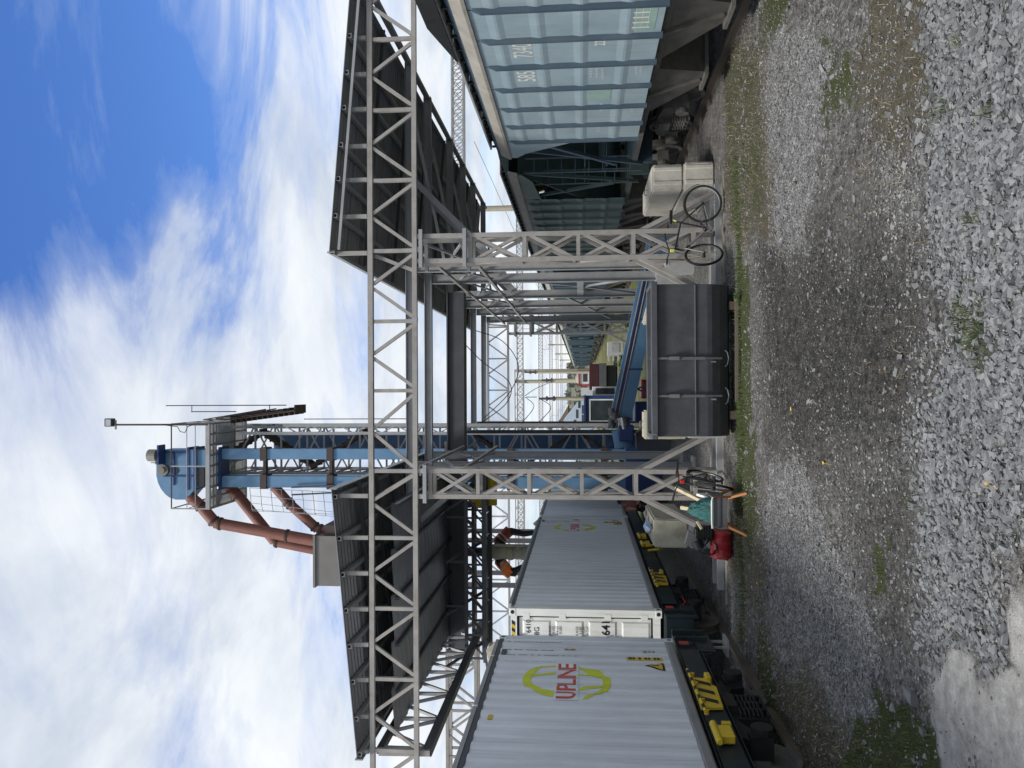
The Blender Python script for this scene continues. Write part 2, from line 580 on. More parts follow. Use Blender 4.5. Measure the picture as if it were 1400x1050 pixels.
gx = axis2([(-7.5, -4, .07), (-4, 4.4, .033), (4.4, 8, .07)], 1500)
gy = axis2([(3.8, 5, .05), (5, 12.6, .033), (12.6, 16.5, .06)], 2500)
GX, GY = np.meshgrid(gx, gy)
GZ = hz(GX, GY)
z = zones(GX, GY)
nx_, ny_ = len(gx), len(gy)
vv = np.stack([GX, GY, GZ], -1).reshape(-1, 3)
ii = np.arange(nx_ * ny_).reshape(ny_, nx_)
ff = np.stack([ii[:-1, :-1], ii[:-1, 1:], ii[1:, 1:], ii[1:, :-1]], -1).reshape(-1, 4)


def np_mesh(name, verts, faces, mats, attrs=(), smooth=True, kind=None, **kw):
    me = bpy.data.meshes.new(name)
    nv, nf, k = len(verts), len(faces), faces.shape[1]
    me.vertices.add(nv)
    me.vertices.foreach_set('co', verts.astype(np.float32).ravel())
    me.loops.add(nf * k)
    me.loops.foreach_set('vertex_index', faces.astype(np.int32).ravel())
    me.polygons.add(nf)
    me.polygons.foreach_set('loop_start', np.arange(0, nf * k, k, dtype=np.int32))
    me.polygons.foreach_set('use_smooth', np.full(nf, smooth))
    for an, arr in attrs:
        a = me.color_attributes.new(an, 'FLOAT_COLOR', 'POINT')
        a.data.foreach_set('color', np.concatenate([arr, np.ones((nv, 1))], 1).astype(np.float32).ravel())
    for mm in mats:
        me.materials.append(mm)
    me.update(calc_edges=True)
    me.validate()
    o = bpy.data.objects.new(name, me)
    COL.objects.link(o)
    LOC[o] = Vector((0, 0, 0))
    return tag(o, kind=kind, **kw)


gm = bpy.data.materials.new('yard ground')
gm.use_nodes = True
t = gm.node_tree
b = t.nodes['Principled BSDF']
tc = N(t, 'ShaderNodeTexCoord')
va = N(t, 'ShaderNodeVertexColor', layer_name='za')
vb = N(t, 'ShaderNodeVertexColor', layer_name='zb')
sa, sb = N(t, 'ShaderNodeSeparateColor'), N(t, 'ShaderNodeSeparateColor')
t.links.new(va.outputs[0], sa.inputs[0])
t.links.new(vb.outputs[0], sb.inputs[0])


def tex(scale, detail=6, rough=0.65, kind='ShaderNodeTexNoise'):
    n = N(t, kind)
    n.inputs['Scale'].default_value = scale
    if kind == 'ShaderNodeTexNoise':
        n.inputs['Detail'].default_value = detail
        n.inputs['Roughness'].default_value = rough
    t.links.new(tc.outputs['Object'], n.inputs['Vector'])
    return n


nA, nB, nC = tex(1.1), tex(9, 7, 0.7), tex(55, 4)
vo = tex(48, kind='ShaderNodeTexVoronoi')
vo2 = tex(95, kind='ShaderNodeTexVoronoi')


def edge(w, amt=0.55):
    """zone weight broken up by fine noise"""
    x = math_(t, 'ADD', w, math_(t, 'MULTIPLY', math_(t, 'SUBTRACT', nB.outputs[0], 0.5), amt * 1.6))
    return ramp(t, [(0.34, 0.0), (0.62, 1.0)], x)


sepv = N(t, 'ShaderNodeSeparateColor')
t.links.new(vo.outputs['Color'], sepv.inputs[0])
sepv2 = N(t, 'ShaderNodeSeparateColor')
t.links.new(vo2.outputs['Color'], sepv2.inputs[0])
peb = ramp(t, [(0.0, (0.07, 0.07, 0.07)), (0.55, (0.20, 0.198, 0.196)), (0.9, (0.36, 0.36, 0.365))], sepv.outputs[0])
dirt = mixc(t, ramp(t, [(0.35, 0.0), (0.7, 1.0)], nA.outputs[0]), (0.12, 0.114, 0.107), (0.20, 0.192, 0.182))
dirt = mixc(t, ramp(t, [(0.3, 0.0), (0.7, 1.0)], nB.outputs[0]), dirt, (0.25, 0.243, 0.236))
base = mixc(t, math_(t, 'MULTIPLY', ramp(t, [(0.45, 0.0), (0.62, 1.0)], nB.outputs[0]), 0.8), dirt, peb)
darkc = mixc(t, ramp(t, [(0.3, 0.0), (0.75, 1.0)], nB.outputs[0]), (0.036, 0.035, 0.034), (0.115, 0.111, 0.107))
darkc = mixc(t, ramp(t, [(0.86, 0.0), (0.95, 1.0)], sepv2.outputs[0]), darkc, (0.20, 0.198, 0.195))
finec = ramp(t, [(0.0, (0.13, 0.13, 0.133)), (0.4, (0.28, 0.28, 0.285)), (1.0, (0.44, 0.44, 0.45))], sepv2.outputs[0])
greenc = mixc(t, ramp(t, [(0.3, 0.0), (0.7, 1.0)], nC.outputs[0]), (0.045, 0.06, 0.022), (0.105, 0.115, 0.05))
brownc = mixc(t, ramp(t, [(0.3, 0.0), (0.7, 1.0)], nC.outputs[0]), (0.07, 0.056, 0.04), (0.17, 0.15, 0.095))
conc_ = mixc(t, ramp(t, [(0.35, 0.0), (0.66, 1.0)], nB.outputs[0]), (0.21, 0.205, 0.20), (0.38, 0.377, 0.37))
conc_ = mixc(t, ramp(t, [(0.55, 0.0), (0.7, 0.6)], nA.outputs[0]), conc_, (0.22, 0.205, 0.185))
nD = tex(17, 9, 0.78)
nE = tex(4.2, 7, 0.7)
lump = ramp(t, [(0.36, 0.22), (0.5, 0.92), (0.66, 1.75)], nD.outputs[0])
patch = ramp(t, [(0.34, 0.5), (0.5, 0.95), (0.68, 1.35)], nE.outputs[0])
lump = math_(t, 'MULTIPLY', lump, patch)
c = mixc(t, ramp(t, [(0.22, 0.0), (0.85, 1.0)], math_(t, 'ADD', sa.outputs[2], math_(t, 'MULTIPLY', math_(t, 'SUBTRACT', nE.outputs[0], 0.5), 1.5))), base, darkc)
c = mixc(t, edge(sa.outputs[1], 0.4), c, finec)
cl = N(t, 'ShaderNodeVectorMath', operation='SCALE')
t.links.new(c, cl.inputs[0])
t.links.new(lump, cl.inputs['Scale'])
c = cl.outputs[0]
c = mixc(t, math_(t, 'MULTIPLY', edge(sb.outputs[1], 0.9), 0.75), c, brownc)
c = mixc(t, edge(sb.outputs[0], 0.9), c, greenc)
c = mixc(t, math_(t, 'MULTIPLY', edge(sa.outputs[0], 0.3), 0.6), c, (0.125, 0.122, 0.118))
c = mixc(t, edge(sb.outputs[2], 0.45), c, conc_)
far_ = N(t, 'ShaderNodeVertexColor', layer_name='zc')
sf = N(t, 'ShaderNodeSeparateColor')
t.links.new(far_.outputs[0], sf.inputs[0])
nF = tex(0.12)
fc = mixc(t, ramp(t, [(0.38, 0.0), (0.62, 1.0)], nF.outputs[0]), (0.10, 0.115, 0.04), (0.17, 0.165, 0.08))
c = mixc(t, sf.outputs[0], c, fc)
t.links.new(c, b.inputs['Base Color'])
b.inputs['Roughness'].default_value = 0.92
b.inputs['Specular IOR Level'].default_value = 0.25
bp = N(t, 'ShaderNodeBump', i_Strength=1.0, i_Distance=0.045)
hsum = math_(t, 'ADD', math_(t, 'MULTIPLY', nB.outputs[0], 1.0), math_(t, 'MULTIPLY', vo2.outputs['Distance'], -0.5))
hsum = math_(t, 'ADD', hsum, math_(t, 'MULTIPLY', nC.outputs[0], 0.35))
hsum = math_(t, 'ADD', hsum, math_(t, 'MULTIPLY', nD.outputs[0], 1.1))
t.links.new(math_(t, 'MULTIPLY', hsum, math_(t, 'SUBTRACT', 1.0, math_(t, 'MULTIPLY', sb.outputs[2], 0.8))), bp.inputs['Height'])
t.links.new(bp.outputs[0], b.inputs['Normal'])
R_ = lambda a: a.reshape(-1)
za = np.stack([R_(z[0]), R_(z[1]), R_(z[2])], 1)
zb = np.stack([R_(z[3]), R_(z[4]), R_(z[5])], 1)
zc = np.stack([R_(z[6])] * 3, 1)
np_mesh('ground', vv, ff, [gm], [('za', za), ('zb', zb), ('zc', zc)], kind='structure')

# ---- loose stones, real geometry
ico = bmesh.new()
bmesh.ops.create_icosphere(ico, subdivisions=1, radius=1)
ICV = np.array([v.co[:] for v in ico.verts])
ICF = np.array([[v.index for v in f.verts] for f in ico.faces])
ico.free()
BXV = np.array([(x, y, z_) for x in (-.8, .8) for y in (-.8, .8) for z_ in (-.75, .75)] + [(0, 0, .95), (1.0, .1, 0)])
_bb = bmesh.new()
_vv = [_bb.verts.new(v) for v in BXV]
_r = bmesh.ops.convex_hull(_bb, input=_vv)
bmesh.ops.triangulate(_bb, faces=_bb.faces[:])
_bb.verts.index_update()
BXF = np.array([[v.index for v in f.verts] for f in _bb.faces])
_bb.free()
OCV = np.array([(1, 0, 0), (-1, 0, 0), (0, 1, 0), (0, -1, 0), (0, 0, 1), (0, 0, -1)], float)
OCF = np.array([(0, 2, 4), (2, 1, 4), (1, 3, 4), (3, 0, 4), (2, 0, 5), (1, 2, 5), (3, 1, 5), (0, 3, 5)])


def stonemat(name, lo, mid, hi):
    mt = bpy.data.materials.new(name)
    mt.use_nodes = True
    t_ = mt.node_tree
    b_ = t_.nodes['Principled BSDF']
    g_ = N(t_, 'ShaderNodeNewGeometry')
    c_ = ramp(t_, [(0.0, lo), (0.5, mid), (1.0, hi)], g_.outputs['Random Per Island'])
    tc_ = N(t_, 'ShaderNodeTexCoord')
    n_ = N(t_, 'ShaderNodeTexNoise', i_Scale=25.0, i_Detail=5.0)
    t_.links.new(tc_.outputs['Object'], n_.inputs['Vector'])
    c_ = mixc(t_, ramp(t_, [(0.4, 0.0), (0.8, 0.35)], n_.outputs[0]), c_, tuple(x * 0.7 for x in mid))
    t_.links.new(c_, b_.inputs['Base Color'])
    b_.inputs['Roughness'].default_value = 0.85
    bp_ = N(t_, 'ShaderNodeBump', i_Strength=0.25, i_Distance=0.004)
    t_.links.new(n_.outputs[0], bp_.inputs['Height'])
    t_.links.new(bp_.outputs[0], b_.inputs['Normal'])
    return mt


def scatter(name, mat, n, x0, x1, y0, y1, dens, smin, smax, V0, F0, lift=0.35, flat=0.65, power=1.0):
    X, Y = rng.uniform(x0, x1, n), rng.uniform(y0, y1, n)
    k = rng.random(n) < dens(X, Y)
    X, Y = X[k], Y[k]
    n = len(X)
    s = smin + (smax - smin) * rng.random(n) ** power
    sc = s[:, None] * np.stack([rng.uniform(0.9, 1.6, n), rng.uniform(0.65, 1.1, n), rng.uniform(0.35, 0.75, n) * flat / 0.65], 1)
    v = np.repeat(V0[None], n, 0) * (1 + rng.uniform(-0.3, 0.3, (n, len(V0), 1))) + rng.uniform(-0.22, 0.22, (n, len(V0), 3))
    v = v * sc[:, None, :]
    a, e, f_ = rng.uniform(0, 6.28, n), rng.normal(0, 0.3, n), rng.normal(0, 0.3, n)

    def rot(v, ang, i, j):
        c_, s_ = np.cos(ang)[:, None], np.sin(ang)[:, None]
        vi, vj = v[..., i].copy(), v[..., j].copy()
        v[..., i], v[..., j] = vi * c_ - vj * s_, vi * s_ + vj * c_
    rot(v, e, 1, 2)
    rot(v, f_, 0, 2)
    rot(v, a, 0, 1)
    v[..., 0] += X[:, None]
    v[..., 1] += Y[:, None]
    v[..., 2] += (hz(X, Y) + s * lift)[:, None]
    fcs = F0[None] + (np.arange(n) * len(V0))[:, None, None]
    return np_mesh(name, v.reshape(-1, 3), fcs.reshape(-1, 3), [mat], smooth=False, kind='stuff')


gs = stonemat('crushed granite', (0.085, 0.088, 0.094), (0.15, 0.155, 0.164), (0.22, 0.223, 0.23))
gs2 = stonemat('small grit', (0.06, 0.06, 0.061), (0.16, 0.159, 0.16), (0.31, 0.31, 0.31))


def d_coarse(X, Y):
    z_ = zones(X, Y)
    return np.clip(z_[0] * 1.15, 0, 1) * (1 - 0.75 * z_[3]) + 0.012 * (1 - z_[5]) * (Y < 9)


def d_mid(X, Y):
    z_ = zones(X, Y)
    return np.clip(0.34 + 0.5 * z_[1] + 0.25 * z_[0] - 0.27 * z_[2] - 0.12 * z_[4], 0.05, 1) * (1 - 0.86 * z_[5]) * (1 - 0.6 * z_[3]) * np.clip(3.2 * fbm(X * 1.6, Y * 1.6, 55) - 1.0, 0.08, 1.3)


def d_fine(X, Y):
    z_ = zones(X, Y)
    return np.clip(0.20 + 0.8 * z_[1] + 0.1 * z_[0] - 0.17 * z_[2], 0, 1) * (1 - 0.97 * z_[5]) * (1 - 0.7 * z_[3])


scatter('crushed_gravel', gs, 34000, -3.0, 3.2, 4.3, 7.2, d_coarse, 0.007, 0.027, BXV, BXF, 0.22, power=1.5)
scatter('crushed_gravel', gs, 9000, -6.4, 6.0, 6.0, 13.5, lambda X, Y: (0.10 + 1.6 * np.clip(fbm(X * 1.3, Y * 1.3, 61) - 0.46, 0, 1)) * (1 - zones(X, Y)[5]) * (1 - 0.6 * zones(X, Y)[2]), 0.009, 0.032, BXV, BXF, 0.22, power=2.6)
scatter('gravel', gs2, 190000, -6.2, 6.8, 4.6, 14.6, d_mid, 0.006, 0.018, OCV, OCF, 0.25, power=2.0)
scatter('gravel', gs2, 170000, -6.2, 6.8, 5.4, 15.2, d_fine, 0.005, 0.013, OCV, OCF, 0.3)


# ---- grass, dry grass and moss blades
def blades(name, mat, n, x0, x1, y0, y1, dens, h0, h1, wd=0.004, lean=0.5):
    X, Y = rng.uniform(x0, x1, n), rng.uniform(y0, y1, n)
    k = rng.random(n) < dens(X, Y)
    X, Y = X[k], Y[k]
    n = len(X)
    H = rng.uniform(h0, h1, n) * (0.6 + 0.8 * fbm(X * 3, Y * 3, 91))
    a = rng.uniform(0, 6.28, n)
    le = rng.uniform(0.15, 1, n) * lean * H
    la = rng.uniform(0, 6.28, n)
    Z = hz(X, Y) - 0.004
    w_ = wd * rng.uniform(0.7, 1.4, n)
    bx, by = np.cos(a) * w_, np.sin(a) * w_
    lx, ly = np.cos(la) * le, np.sin(la) * le
    v = np.stack([
        np.stack([X - bx, Y - by, Z], 1), np.stack([X + bx, Y + by, Z], 1),
        np.stack([X + bx * 0.7 + lx * 0.4, Y + by * 0.7 + ly * 0.4, Z + H * 0.62], 1), np.stack([X - bx * 0.7 + lx * 0.4, Y - by * 0.7 + ly * 0.4, Z + H * 0.62], 1),
        np.stack([X + lx, Y + ly, Z + H * (1 - 0.25 * lean)], 1)], 1)
    f4 = np.array([[0, 1, 2], [0, 2, 3], [3, 2, 4]])
    fc_ = f4[None] + (np.arange(n) * 5)[:, None, None]
    return np_mesh(name, v.reshape(-1, 3), fc_.reshape(-1, 3), [mat], smooth=False, kind='stuff')


def leafmat(name, a, b_, c_):
    mt = bpy.data.materials.new(name)
    mt.use_nodes = True
    t_ = mt.node_tree
    bs = t_.nodes['Principled BSDF']
    g_ = N(t_, 'ShaderNodeNewGeometry')
    t_.links.new(ramp(t_, [(0.0, a), (0.5, b_), (1.0, c_)], g_.outputs['Random Per Island']), bs.inputs['Base Color'])
    bs.inputs['Roughness'].default_value = 0.6
    bs.inputs['Specular IOR Level'].default_value = 0.3
    return mt


gr = leafmat('green grass', (0.035, 0.06, 0.018), (0.07, 0.105, 0.032), (0.13, 0.15, 0.06))
dg = leafmat('dry grass', (0.12, 0.085, 0.045), (0.23, 0.18, 0.095), (0.33, 0.28, 0.17))
mg = leafmat('olive moss', (0.045, 0.05, 0.02), (0.085, 0.09, 0.036), (0.14, 0.13, 0.06))
blades('grass', gr, 70000, -6.5, 6.6, 4.6, 15.2, lambda X, Y: zones(X, Y)[3] ** 1.5 * (0.25 + 0.75 * ((Y < 9.5) & (X < -1))), 0.025, 0.10)
blades('dry_grass', dg, 26000, -6.2, 6.6, 5.5, 15.0, lambda X, Y: zones(X, Y)[4] * 0.4, 0.03, 0.14, 0.0028, 1.3)
blades('moss_tufts', mg, 60000, -6.2, 7.0, 6.0, 15.4, lambda X, Y: np.clip(zones(X, Y)[4] * 0.5 + zones(X, Y)[3] * 0.5, 0, 1), 0.01, 0.03, 0.004, 0.8)
tuft = lambda X, Y: np.maximum.reduce([np.exp(-(((X - G(px_, py_).x) / rx) ** 2 + ((Y - G(px_, py_).y) / ry) ** 2)) for px_, py_, rx, ry in ((1335, 452, .15, .12), (1318, 432, .10, .08), (1310, 55, .06, .05), (1352, 150, .05, .06), (1290, 150, .08, .1), (1335, 290, .07, .06), (1205, 790, .06, .18), (1250, 690, .05, .12), (1325, 300, .05, .05))])
blades('grass', gr, 60000, -1.5, 3.4, 4.8, 7.6, lambda X, Y: tuft(X, Y) * (0.2 + 0.8 * fbm(X * 9, Y * 9, 44)), 0.03, 0.11, 0.0035, 0.8)
# the weedy fringe in front of the skip and along the sill of the gantry
blades('grass', gr, 16000, -4.2, 3.9, 13.0, 14.1, lambda X, Y: np.exp(-((Y - 13.55 - 0.12 * np.sin(X * 2.3)) / 0.17) ** 2) * (0.15 + 1.1 * fbm(X * 2.5, Y * 2.5, 66)), 0.03, 0.13)

# ------------------------------------------------------------------ railway tracks
def track(xc, ztop, y0, y1, ysl):
    for s in (-1, 1):
        x = xc + s * 0.7975
        mb = MB()
        prof = [(x - 0.07, ztop - 0.17), (x + 0.07, ztop - 0.17), (x + 0.07, ztop - 0.15), (x + 0.012, ztop - 0.13), (x + 0.012, ztop - 0.045), (x + 0.036, ztop - 0.035), (x + 0.036, ztop), (x - 0.036, ztop), (x - 0.036, ztop - 0.035), (x - 0.012, ztop - 0.045), (x - 0.012, ztop - 0.13), (x - 0.07, ztop - 0.15)]
        mb.V = [(p[0], y, p[1]) for y in (y0, y1) for p in prof]
        k = len(prof)
        mb.F = [(i, (i + 1) % k, k + (i + 1) % k, k + i) for i in range(k)] + [tuple(range(k)), tuple(range(2 * k - 1, k - 1, -1))]
        mb.M = [0] * len(mb.F)
        mb.build('rail', railst, kind='structure')
    proto = None
    y = ysl[0]
    while y < ysl[1]:
        if proto is None:
            proto = MB().box(xc - 1.33, xc + 1.33, y - 0.125, y + 0.125, ztop - 0.34, ztop - 0.172).build('sleeper', sleeper, kind='structure', bevel=0.015)
            proto.data.transform(Matrix.Translation((0, -y, 0)))
            proto.location.y = y
        else:
            c_ = proto.copy()
            COL.objects.link(c_)
            c_.location.y = y
        y += 0.6


concd = paint('grimy old concrete', (0.19, 0.183, 0.168), 0.9, dirt=(0.05, 0.048, 0.042), dirt_amt=.75, var=.22, dscale=2.2, bump=.4)
XL, XR = -5.18, 6.70          # centre lines of the container track and the grain track
track(XL, 0.12, 1.0, 190, (7.0, 22))
track(XR, 0.15, 4.0, 300, (10.0, 30))

# ------------------------------------------------------------------ front gantry
YG = 15.3
ZT, ZB = 6.67, 5.81
g0 = empty('gantry_frame', (0.5, YG, 0), 'tall pale grey lattice gantry spanning the yard on two latticed legs, nearest of the gantries', 'gantry')
MB().bar((-11, YG, ZT), (-1.46, YG, ZT), 0.092, 0.092).bar((-1.46, YG, ZT + .008), (10.5, YG, ZT + .008), 0.10, 0.10).build('top_chord', steel, g0)
MB().bar((-11, YG, ZB), (10.5, YG, ZB), 0.092, 0.092).bar((1.36, YG, ZB), (1.44, YG, ZB), 0.098).build('bottom_chord', steel, g0)
xb = [9.58, 8.21, 6.844, 5.463, 4.096, 2.73, 1.366, 0.023, -1.528, -2.817, -4.178, -5.533, -6.906, -8.27, -9.63]
for x in xb:
    MB().bar((x, YG, ZB + .05), (x, YG, ZT - .05), 0.070, 0.070, (0, 1, 0)).build('vertical_strut', steel, g0)
for a, b_ in zip(xb[:-1], xb[1:]):
    mid = (a + b_) / 2
    if abs(a + 1.528) < .01:
        mid = -2.13
    for p, q in ((a, mid), (b_, mid)):
        d = 0.09 if p > q else -0.09
        MB().bar((p - d, YG + .003, ZB + .045), (q + d * .5, YG + .003, ZT - .045), 0.063, 0.063, (0, 1, 0)).build('diagonal_brace', steel, g0)
MB().bar((2.66, YG + .08, ZT - .05), (2.36, YG + .08, ZB + .05), 0.065, 0.065, (0, 1, 0)).build('diagonal_brace', steel, g0)
MB().bar((-1.60, YG + .08, ZB + .05), (-2.05, YG + .08, ZT - .06), 0.065, 0.065, (0, 1, 0)).build('diagonal_brace', steel, g0)


def lattice_leg(root, xi, xo, y0, dy, ztop, zplates, zpan, zflare, mat, sgn, ground=0.0, w=0.085, splay=(0.72, 0.75)):
    """box leg of four chords, laced on every face, flaring into an A at the foot"""
    for yy in (y0, y0 + dy):
        for x in (xi, xo):
            MB().bar((x, yy, ground + 0.06), (x, yy, ztop), w, w, (0, 1, 0)).build('leg_chord', mat, root)
        for x, d in ((xo, sgn * splay[0]), (xi, -sgn * splay[1])):
            MB().bar((x, yy + .01, zflare), (x + d, yy + .01, ground + 0.10), w * .9, w * .9, (0, 1, 0)).build('foot_brace', mat, root)
        for k, zz_ in enumerate(zpan):
            MB().bar((xi, yy, zz_), (xo, yy, zz_), 0.07, 0.07).build('leg_rung', mat, root)
        for k, (za_, zb_) in enumerate(zip(zpan[:-1], zpan[1:])):
            for s in (0, 1):
                p, q = ((xi, xo) if s else (xo, xi))
                MB().bar((p, yy + (.006 if s else -.006), za_ - .06), (q, yy + (.006 if s else -.006), zb_ + .06), 0.058, 0.058, (0, 1, 0)).build('leg_lacing', mat, root)
    for x in (xi, xo):
        for k, (za_, zb_) in enumerate(zip(zpan[:-1], zpan[1:])):
            a_, b2 = ((y0, y0 + dy) if k % 2 else (y0 + dy, y0))
            MB().bar((x, a_, za_), (x, b2, zb_), 0.05, 0.05, (1, 0, 0)).build('leg_lacing', mat, root)
            MB().bar((x, y0, zb_ + .08), (x, y0 + dy, zb_ + .08), 0.05, 0.05).build('leg_rung', mat, root)
    for zz_ in zplates:
        for yy in (y0 - .06, y0 + dy + .06):
            MB().box(min(xi, xo) - .12, max(xi, xo) + .12, yy - .05, yy + .05, zz_ - .035, zz_ + .035).build('joint_plate', steel2, root)
    for yy in (y0, y0 + dy):
        MB().box(min(xi, xo) - .09, max(xi, xo) + .09, yy - .09, yy + .09, ground, ground + .06).build('foot_plate', steel2, root)


zpR = [4.72, 3.68, 2.66, 1.62, 0.5]
lattice_leg(g0, 2.52, 3.0, YG + .02, .46, ZB - .05, (4.83, 5.68), zpR, 1.53, steel, 1)
lattice_leg(g0, -1.525, -2.015, YG + .02, .46, ZB - .05, (5.62,), [5.52, 4.6, 3.62, 2.62, 1.6, 0.5], 1.53, steel, -1)
MB().box(-3.7, 3.85, YG - .10, YG + .02, 0.0, 0.12).build('sill_beam', steel2, g0)
MB().box(-3.7, 3.85, YG + .42, YG + .52, 0.0, 0.12).build('sill_beam', steel2, g0)
MB().box(1.95, 4.0, YG - .40, YG - .27, -.05, 0.022).build('concrete_kerb', concd, kind='structure', bevel=.012)
MB().box(-3.9, -2.7, YG - .40, YG - .27, -.05, 0.018).build('concrete_kerb', concd, kind='structure', bevel=.012)
for k in range(8):
    MB().box(-2.95 + k * .86, -2.95 + k * .86 + .845, YG - .18, YG + 1.4, -.06, 0.012 + .006 * (k % 3)).build('concrete_slab', concd, kind='structure', bevel=.012)

# ------------------------------------------------------------------ canopies on top of the gantries
def roof_z(side, x):
    return 7.665 - 0.0844 * x if side > 0 else 7.585 + 0.094 * x


def canopy(side, x0, x1, y0, y1, label, purl_x, loc, sheet):
    root = empty('canopy_roof', loc, label, 'canopy')
    p = 0.2
    n = int(round((y1 - y0) / sheet))
    for k in range(n):
        mb = MB()
        ys = []
        ya = y0 + k * sheet
        m_ = int(round(sheet / p))
        for j in range(m_):
            for f_, d in ((0, 0), (.30, 0), (.5, .032), (.80, .032)):
                ys.append((ya + (j + f_) * p, d))
        ys.append((ya + sheet + .02, 0))
        rows = [[(x, y, roof_z(side, x) + d + .004 * (k % 2)) for (y, d) in ys] for x in (x0, x1)]
        m2 = len(ys)
        th = 0.012
        v = rows[0] + rows[1] + [(a, b_, c_ + th) for a, b_, c_ in rows[0] + rows[1]]
        fs = []
        for i in range(m2 - 1):
            fs.append((i, i + 1, m2 + i + 1, m2 + i))
            fs.append((2 * m2 + i, 3 * m2 + i, 3 * m2 + i + 1, 2 * m2 + i + 1))
            fs.append((i, 2 * m2 + i, 2 * m2 + i + 1, i + 1))
            fs.append((m2 + i, m2 + i + 1, 3 * m2 + i + 1, 3 * m2 + i))
        fs += [(0, m2, 3 * m2, 2 * m2), (m2 - 1, 3 * m2 - 1, 4 * m2 - 1, 2 * m2 - 1)]
        mb.add(v, fs).build('roof_sheet', roofm, root, fix=False)
    for x in purl_x:
        zc_ = roof_z(side, x) - .045
        # open square tubes, so the near ends show a dark hole
        mb = MB()
        t_ = .008
        hh = .036
        for (dx, dz, w_, h_) in ((-hh, 0, t_, 2 * hh + t_), (hh, 0, t_, 2 * hh + t_), (0, hh, 2 * hh - t_, t_), (0, -hh, 2 * hh - t_, t_)):
            mb.box(x + dx - w_ / 2, x + dx + w_ / 2, y0 + .02, y1, zc_ + dz - h_ / 2, zc_ + dz + h_ / 2)
        mb.build('purlin', steel2, root)
        MB().bar((x, YG + .0, ZT + .07), (x, YG + .0, zc_ - .04), 0.075, 0.075, (0, 1, 0)).build('roof_strut', steel, root)
    # edge flashing
    for x in (x0, x1):
        MB().box(x - .012, x + .012, y0, y1, roof_z(side, x) - .10, roof_z(side, x) + .05).build('edge_flashing', steel2, root)
    return root


px_r = [A(500, y, YG).x for y in (346, 296, 246, 200, 149.6, 102, 52.4, 2, -48)]
cr = canopy(1, 2.70, 7.92, 15.12, 34.92, 'corrugated canopy roof over the grain wagons, its underside in deep shade', px_r[:-2], (5.3, 25, 6.9), 1.1)
px_l = [A(500, y, YG).x for y in (678, 735, 783.6, 832.5, 881, 929, 979, 1027)]
cl = canopy(-1, -1.86, -7.03, 15.12, 24.32, 'corrugated canopy roof over the containers, square purlin ends along its near edge', px_l, (-4.4, 19.7, 6.9), 1.15)
MB().bar((2.75, 15.16, roof_z(1, 2.75) - .17), (7.9, 15.16, roof_z(1, 7.9) - .17), .05, .05).build('edge_rail', steel2, cr)
# rows of cross purlins seen from below
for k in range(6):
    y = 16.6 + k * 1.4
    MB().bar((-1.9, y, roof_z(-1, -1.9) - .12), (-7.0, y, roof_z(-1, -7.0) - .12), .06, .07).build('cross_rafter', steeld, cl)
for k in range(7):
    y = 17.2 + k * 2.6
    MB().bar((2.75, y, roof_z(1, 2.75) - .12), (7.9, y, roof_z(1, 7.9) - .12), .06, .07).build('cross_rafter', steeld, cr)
# the folded side sheet hanging under the container canopy
for k in range(5):
    mb = MB()
    xs_ = -2.3 - k * 0.95
    ys = np.linspace(16.2, 23.4, 73)
    for i, (a_, b2) in enumerate(zip(ys[:-1], ys[1:])):
        d = .02 if i % 4 in (1, 2) else 0
        e = .02 if (i + 1) % 4 in (1, 2) else 0
        mb.quad((xs_, a_, 6.52 + d), (xs_, b2, 6.52 + e), (xs_ - .93, b2, 6.44 + e), (xs_ - .93, a_, 6.44 + d))
    mb.build('ceiling_sheet', roofm, cl, fix=False)
    MB().bar((xs_ - .02, 16.2, 6.40), (xs_ - .02, 23.4, 6.40), .06, .09).build('ceiling_rail', steeld, cl)

# ------------------------------------------------------------------ portal frames behind the gantry
FY = [19.1, 21.4, 25.0, 27.8, 30.4, 33.6]
FN = ['first', 'second', 'third', 'fourth', 'fifth', 'sixth']
XLc = [-1.735, -1.694, -1.26, -1.22, -1.2, -1.32]
for k, y in enumerate(FY):
    r_ = empty('portal_frame', (0.6, y, 0), 'grey I-beam portal frame under the canopies, %s behind the near gantry' % FN[k], 'portal frame', 'portal frames carrying the canopies')
    sm = steel2
    xl, xr = XLc[k], (2.93 if k == 0 else 3.02)
    mb = MB().ibeam((-7.0 if k < 2 else xl - .12, y, 6.72), (7.95, y, 6.72), 0.16, 0.2)
    mb.build('roof_beam', sm, r_)
    for x in (xl, xr):
        zlow = .66 if x > 0 else 0.0
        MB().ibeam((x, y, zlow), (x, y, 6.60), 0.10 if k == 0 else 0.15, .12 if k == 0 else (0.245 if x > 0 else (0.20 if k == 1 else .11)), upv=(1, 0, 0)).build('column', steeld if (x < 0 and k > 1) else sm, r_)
        MB().box(x - .2, x + .2, y - .2, y + .2, 0 if zlow else -.05, zlow if zlow else .06).build('plinth', concg, r_)
        for s in (-1, 1):
            if (x < 0 and s > 0) or (x > 0 and s < 0):
                continue
    MB().ibeam((3.12, y, 4.65), (5.1, y, 6.62), 0.14, 0.17, upv=(0, 1, 0)).build('knee_brace', sm, r_)
    MB().bar((3.16, y + .1, 5.9), (6.6, y + .1, 6.62), .07).build('knee_brace', sm, r_)
    if k < 2:
        MB().ibeam((xl - .1, y, 5.1), (-3.2, y, 6.62), 0.12, 0.14, upv=(0, 1, 0)).build('knee_brace', sm, r_)
t0_ = empty('tie_rails', (3.0, 16.0, 4.5), 'slim grey tie rails linking the columns on the grain wagon side', 'tie rails')
t1_ = empty('tie_rails', (-1.7, 16.0, 4.5), 'slim grey tie rails linking the columns on the container side', 'tie rails')
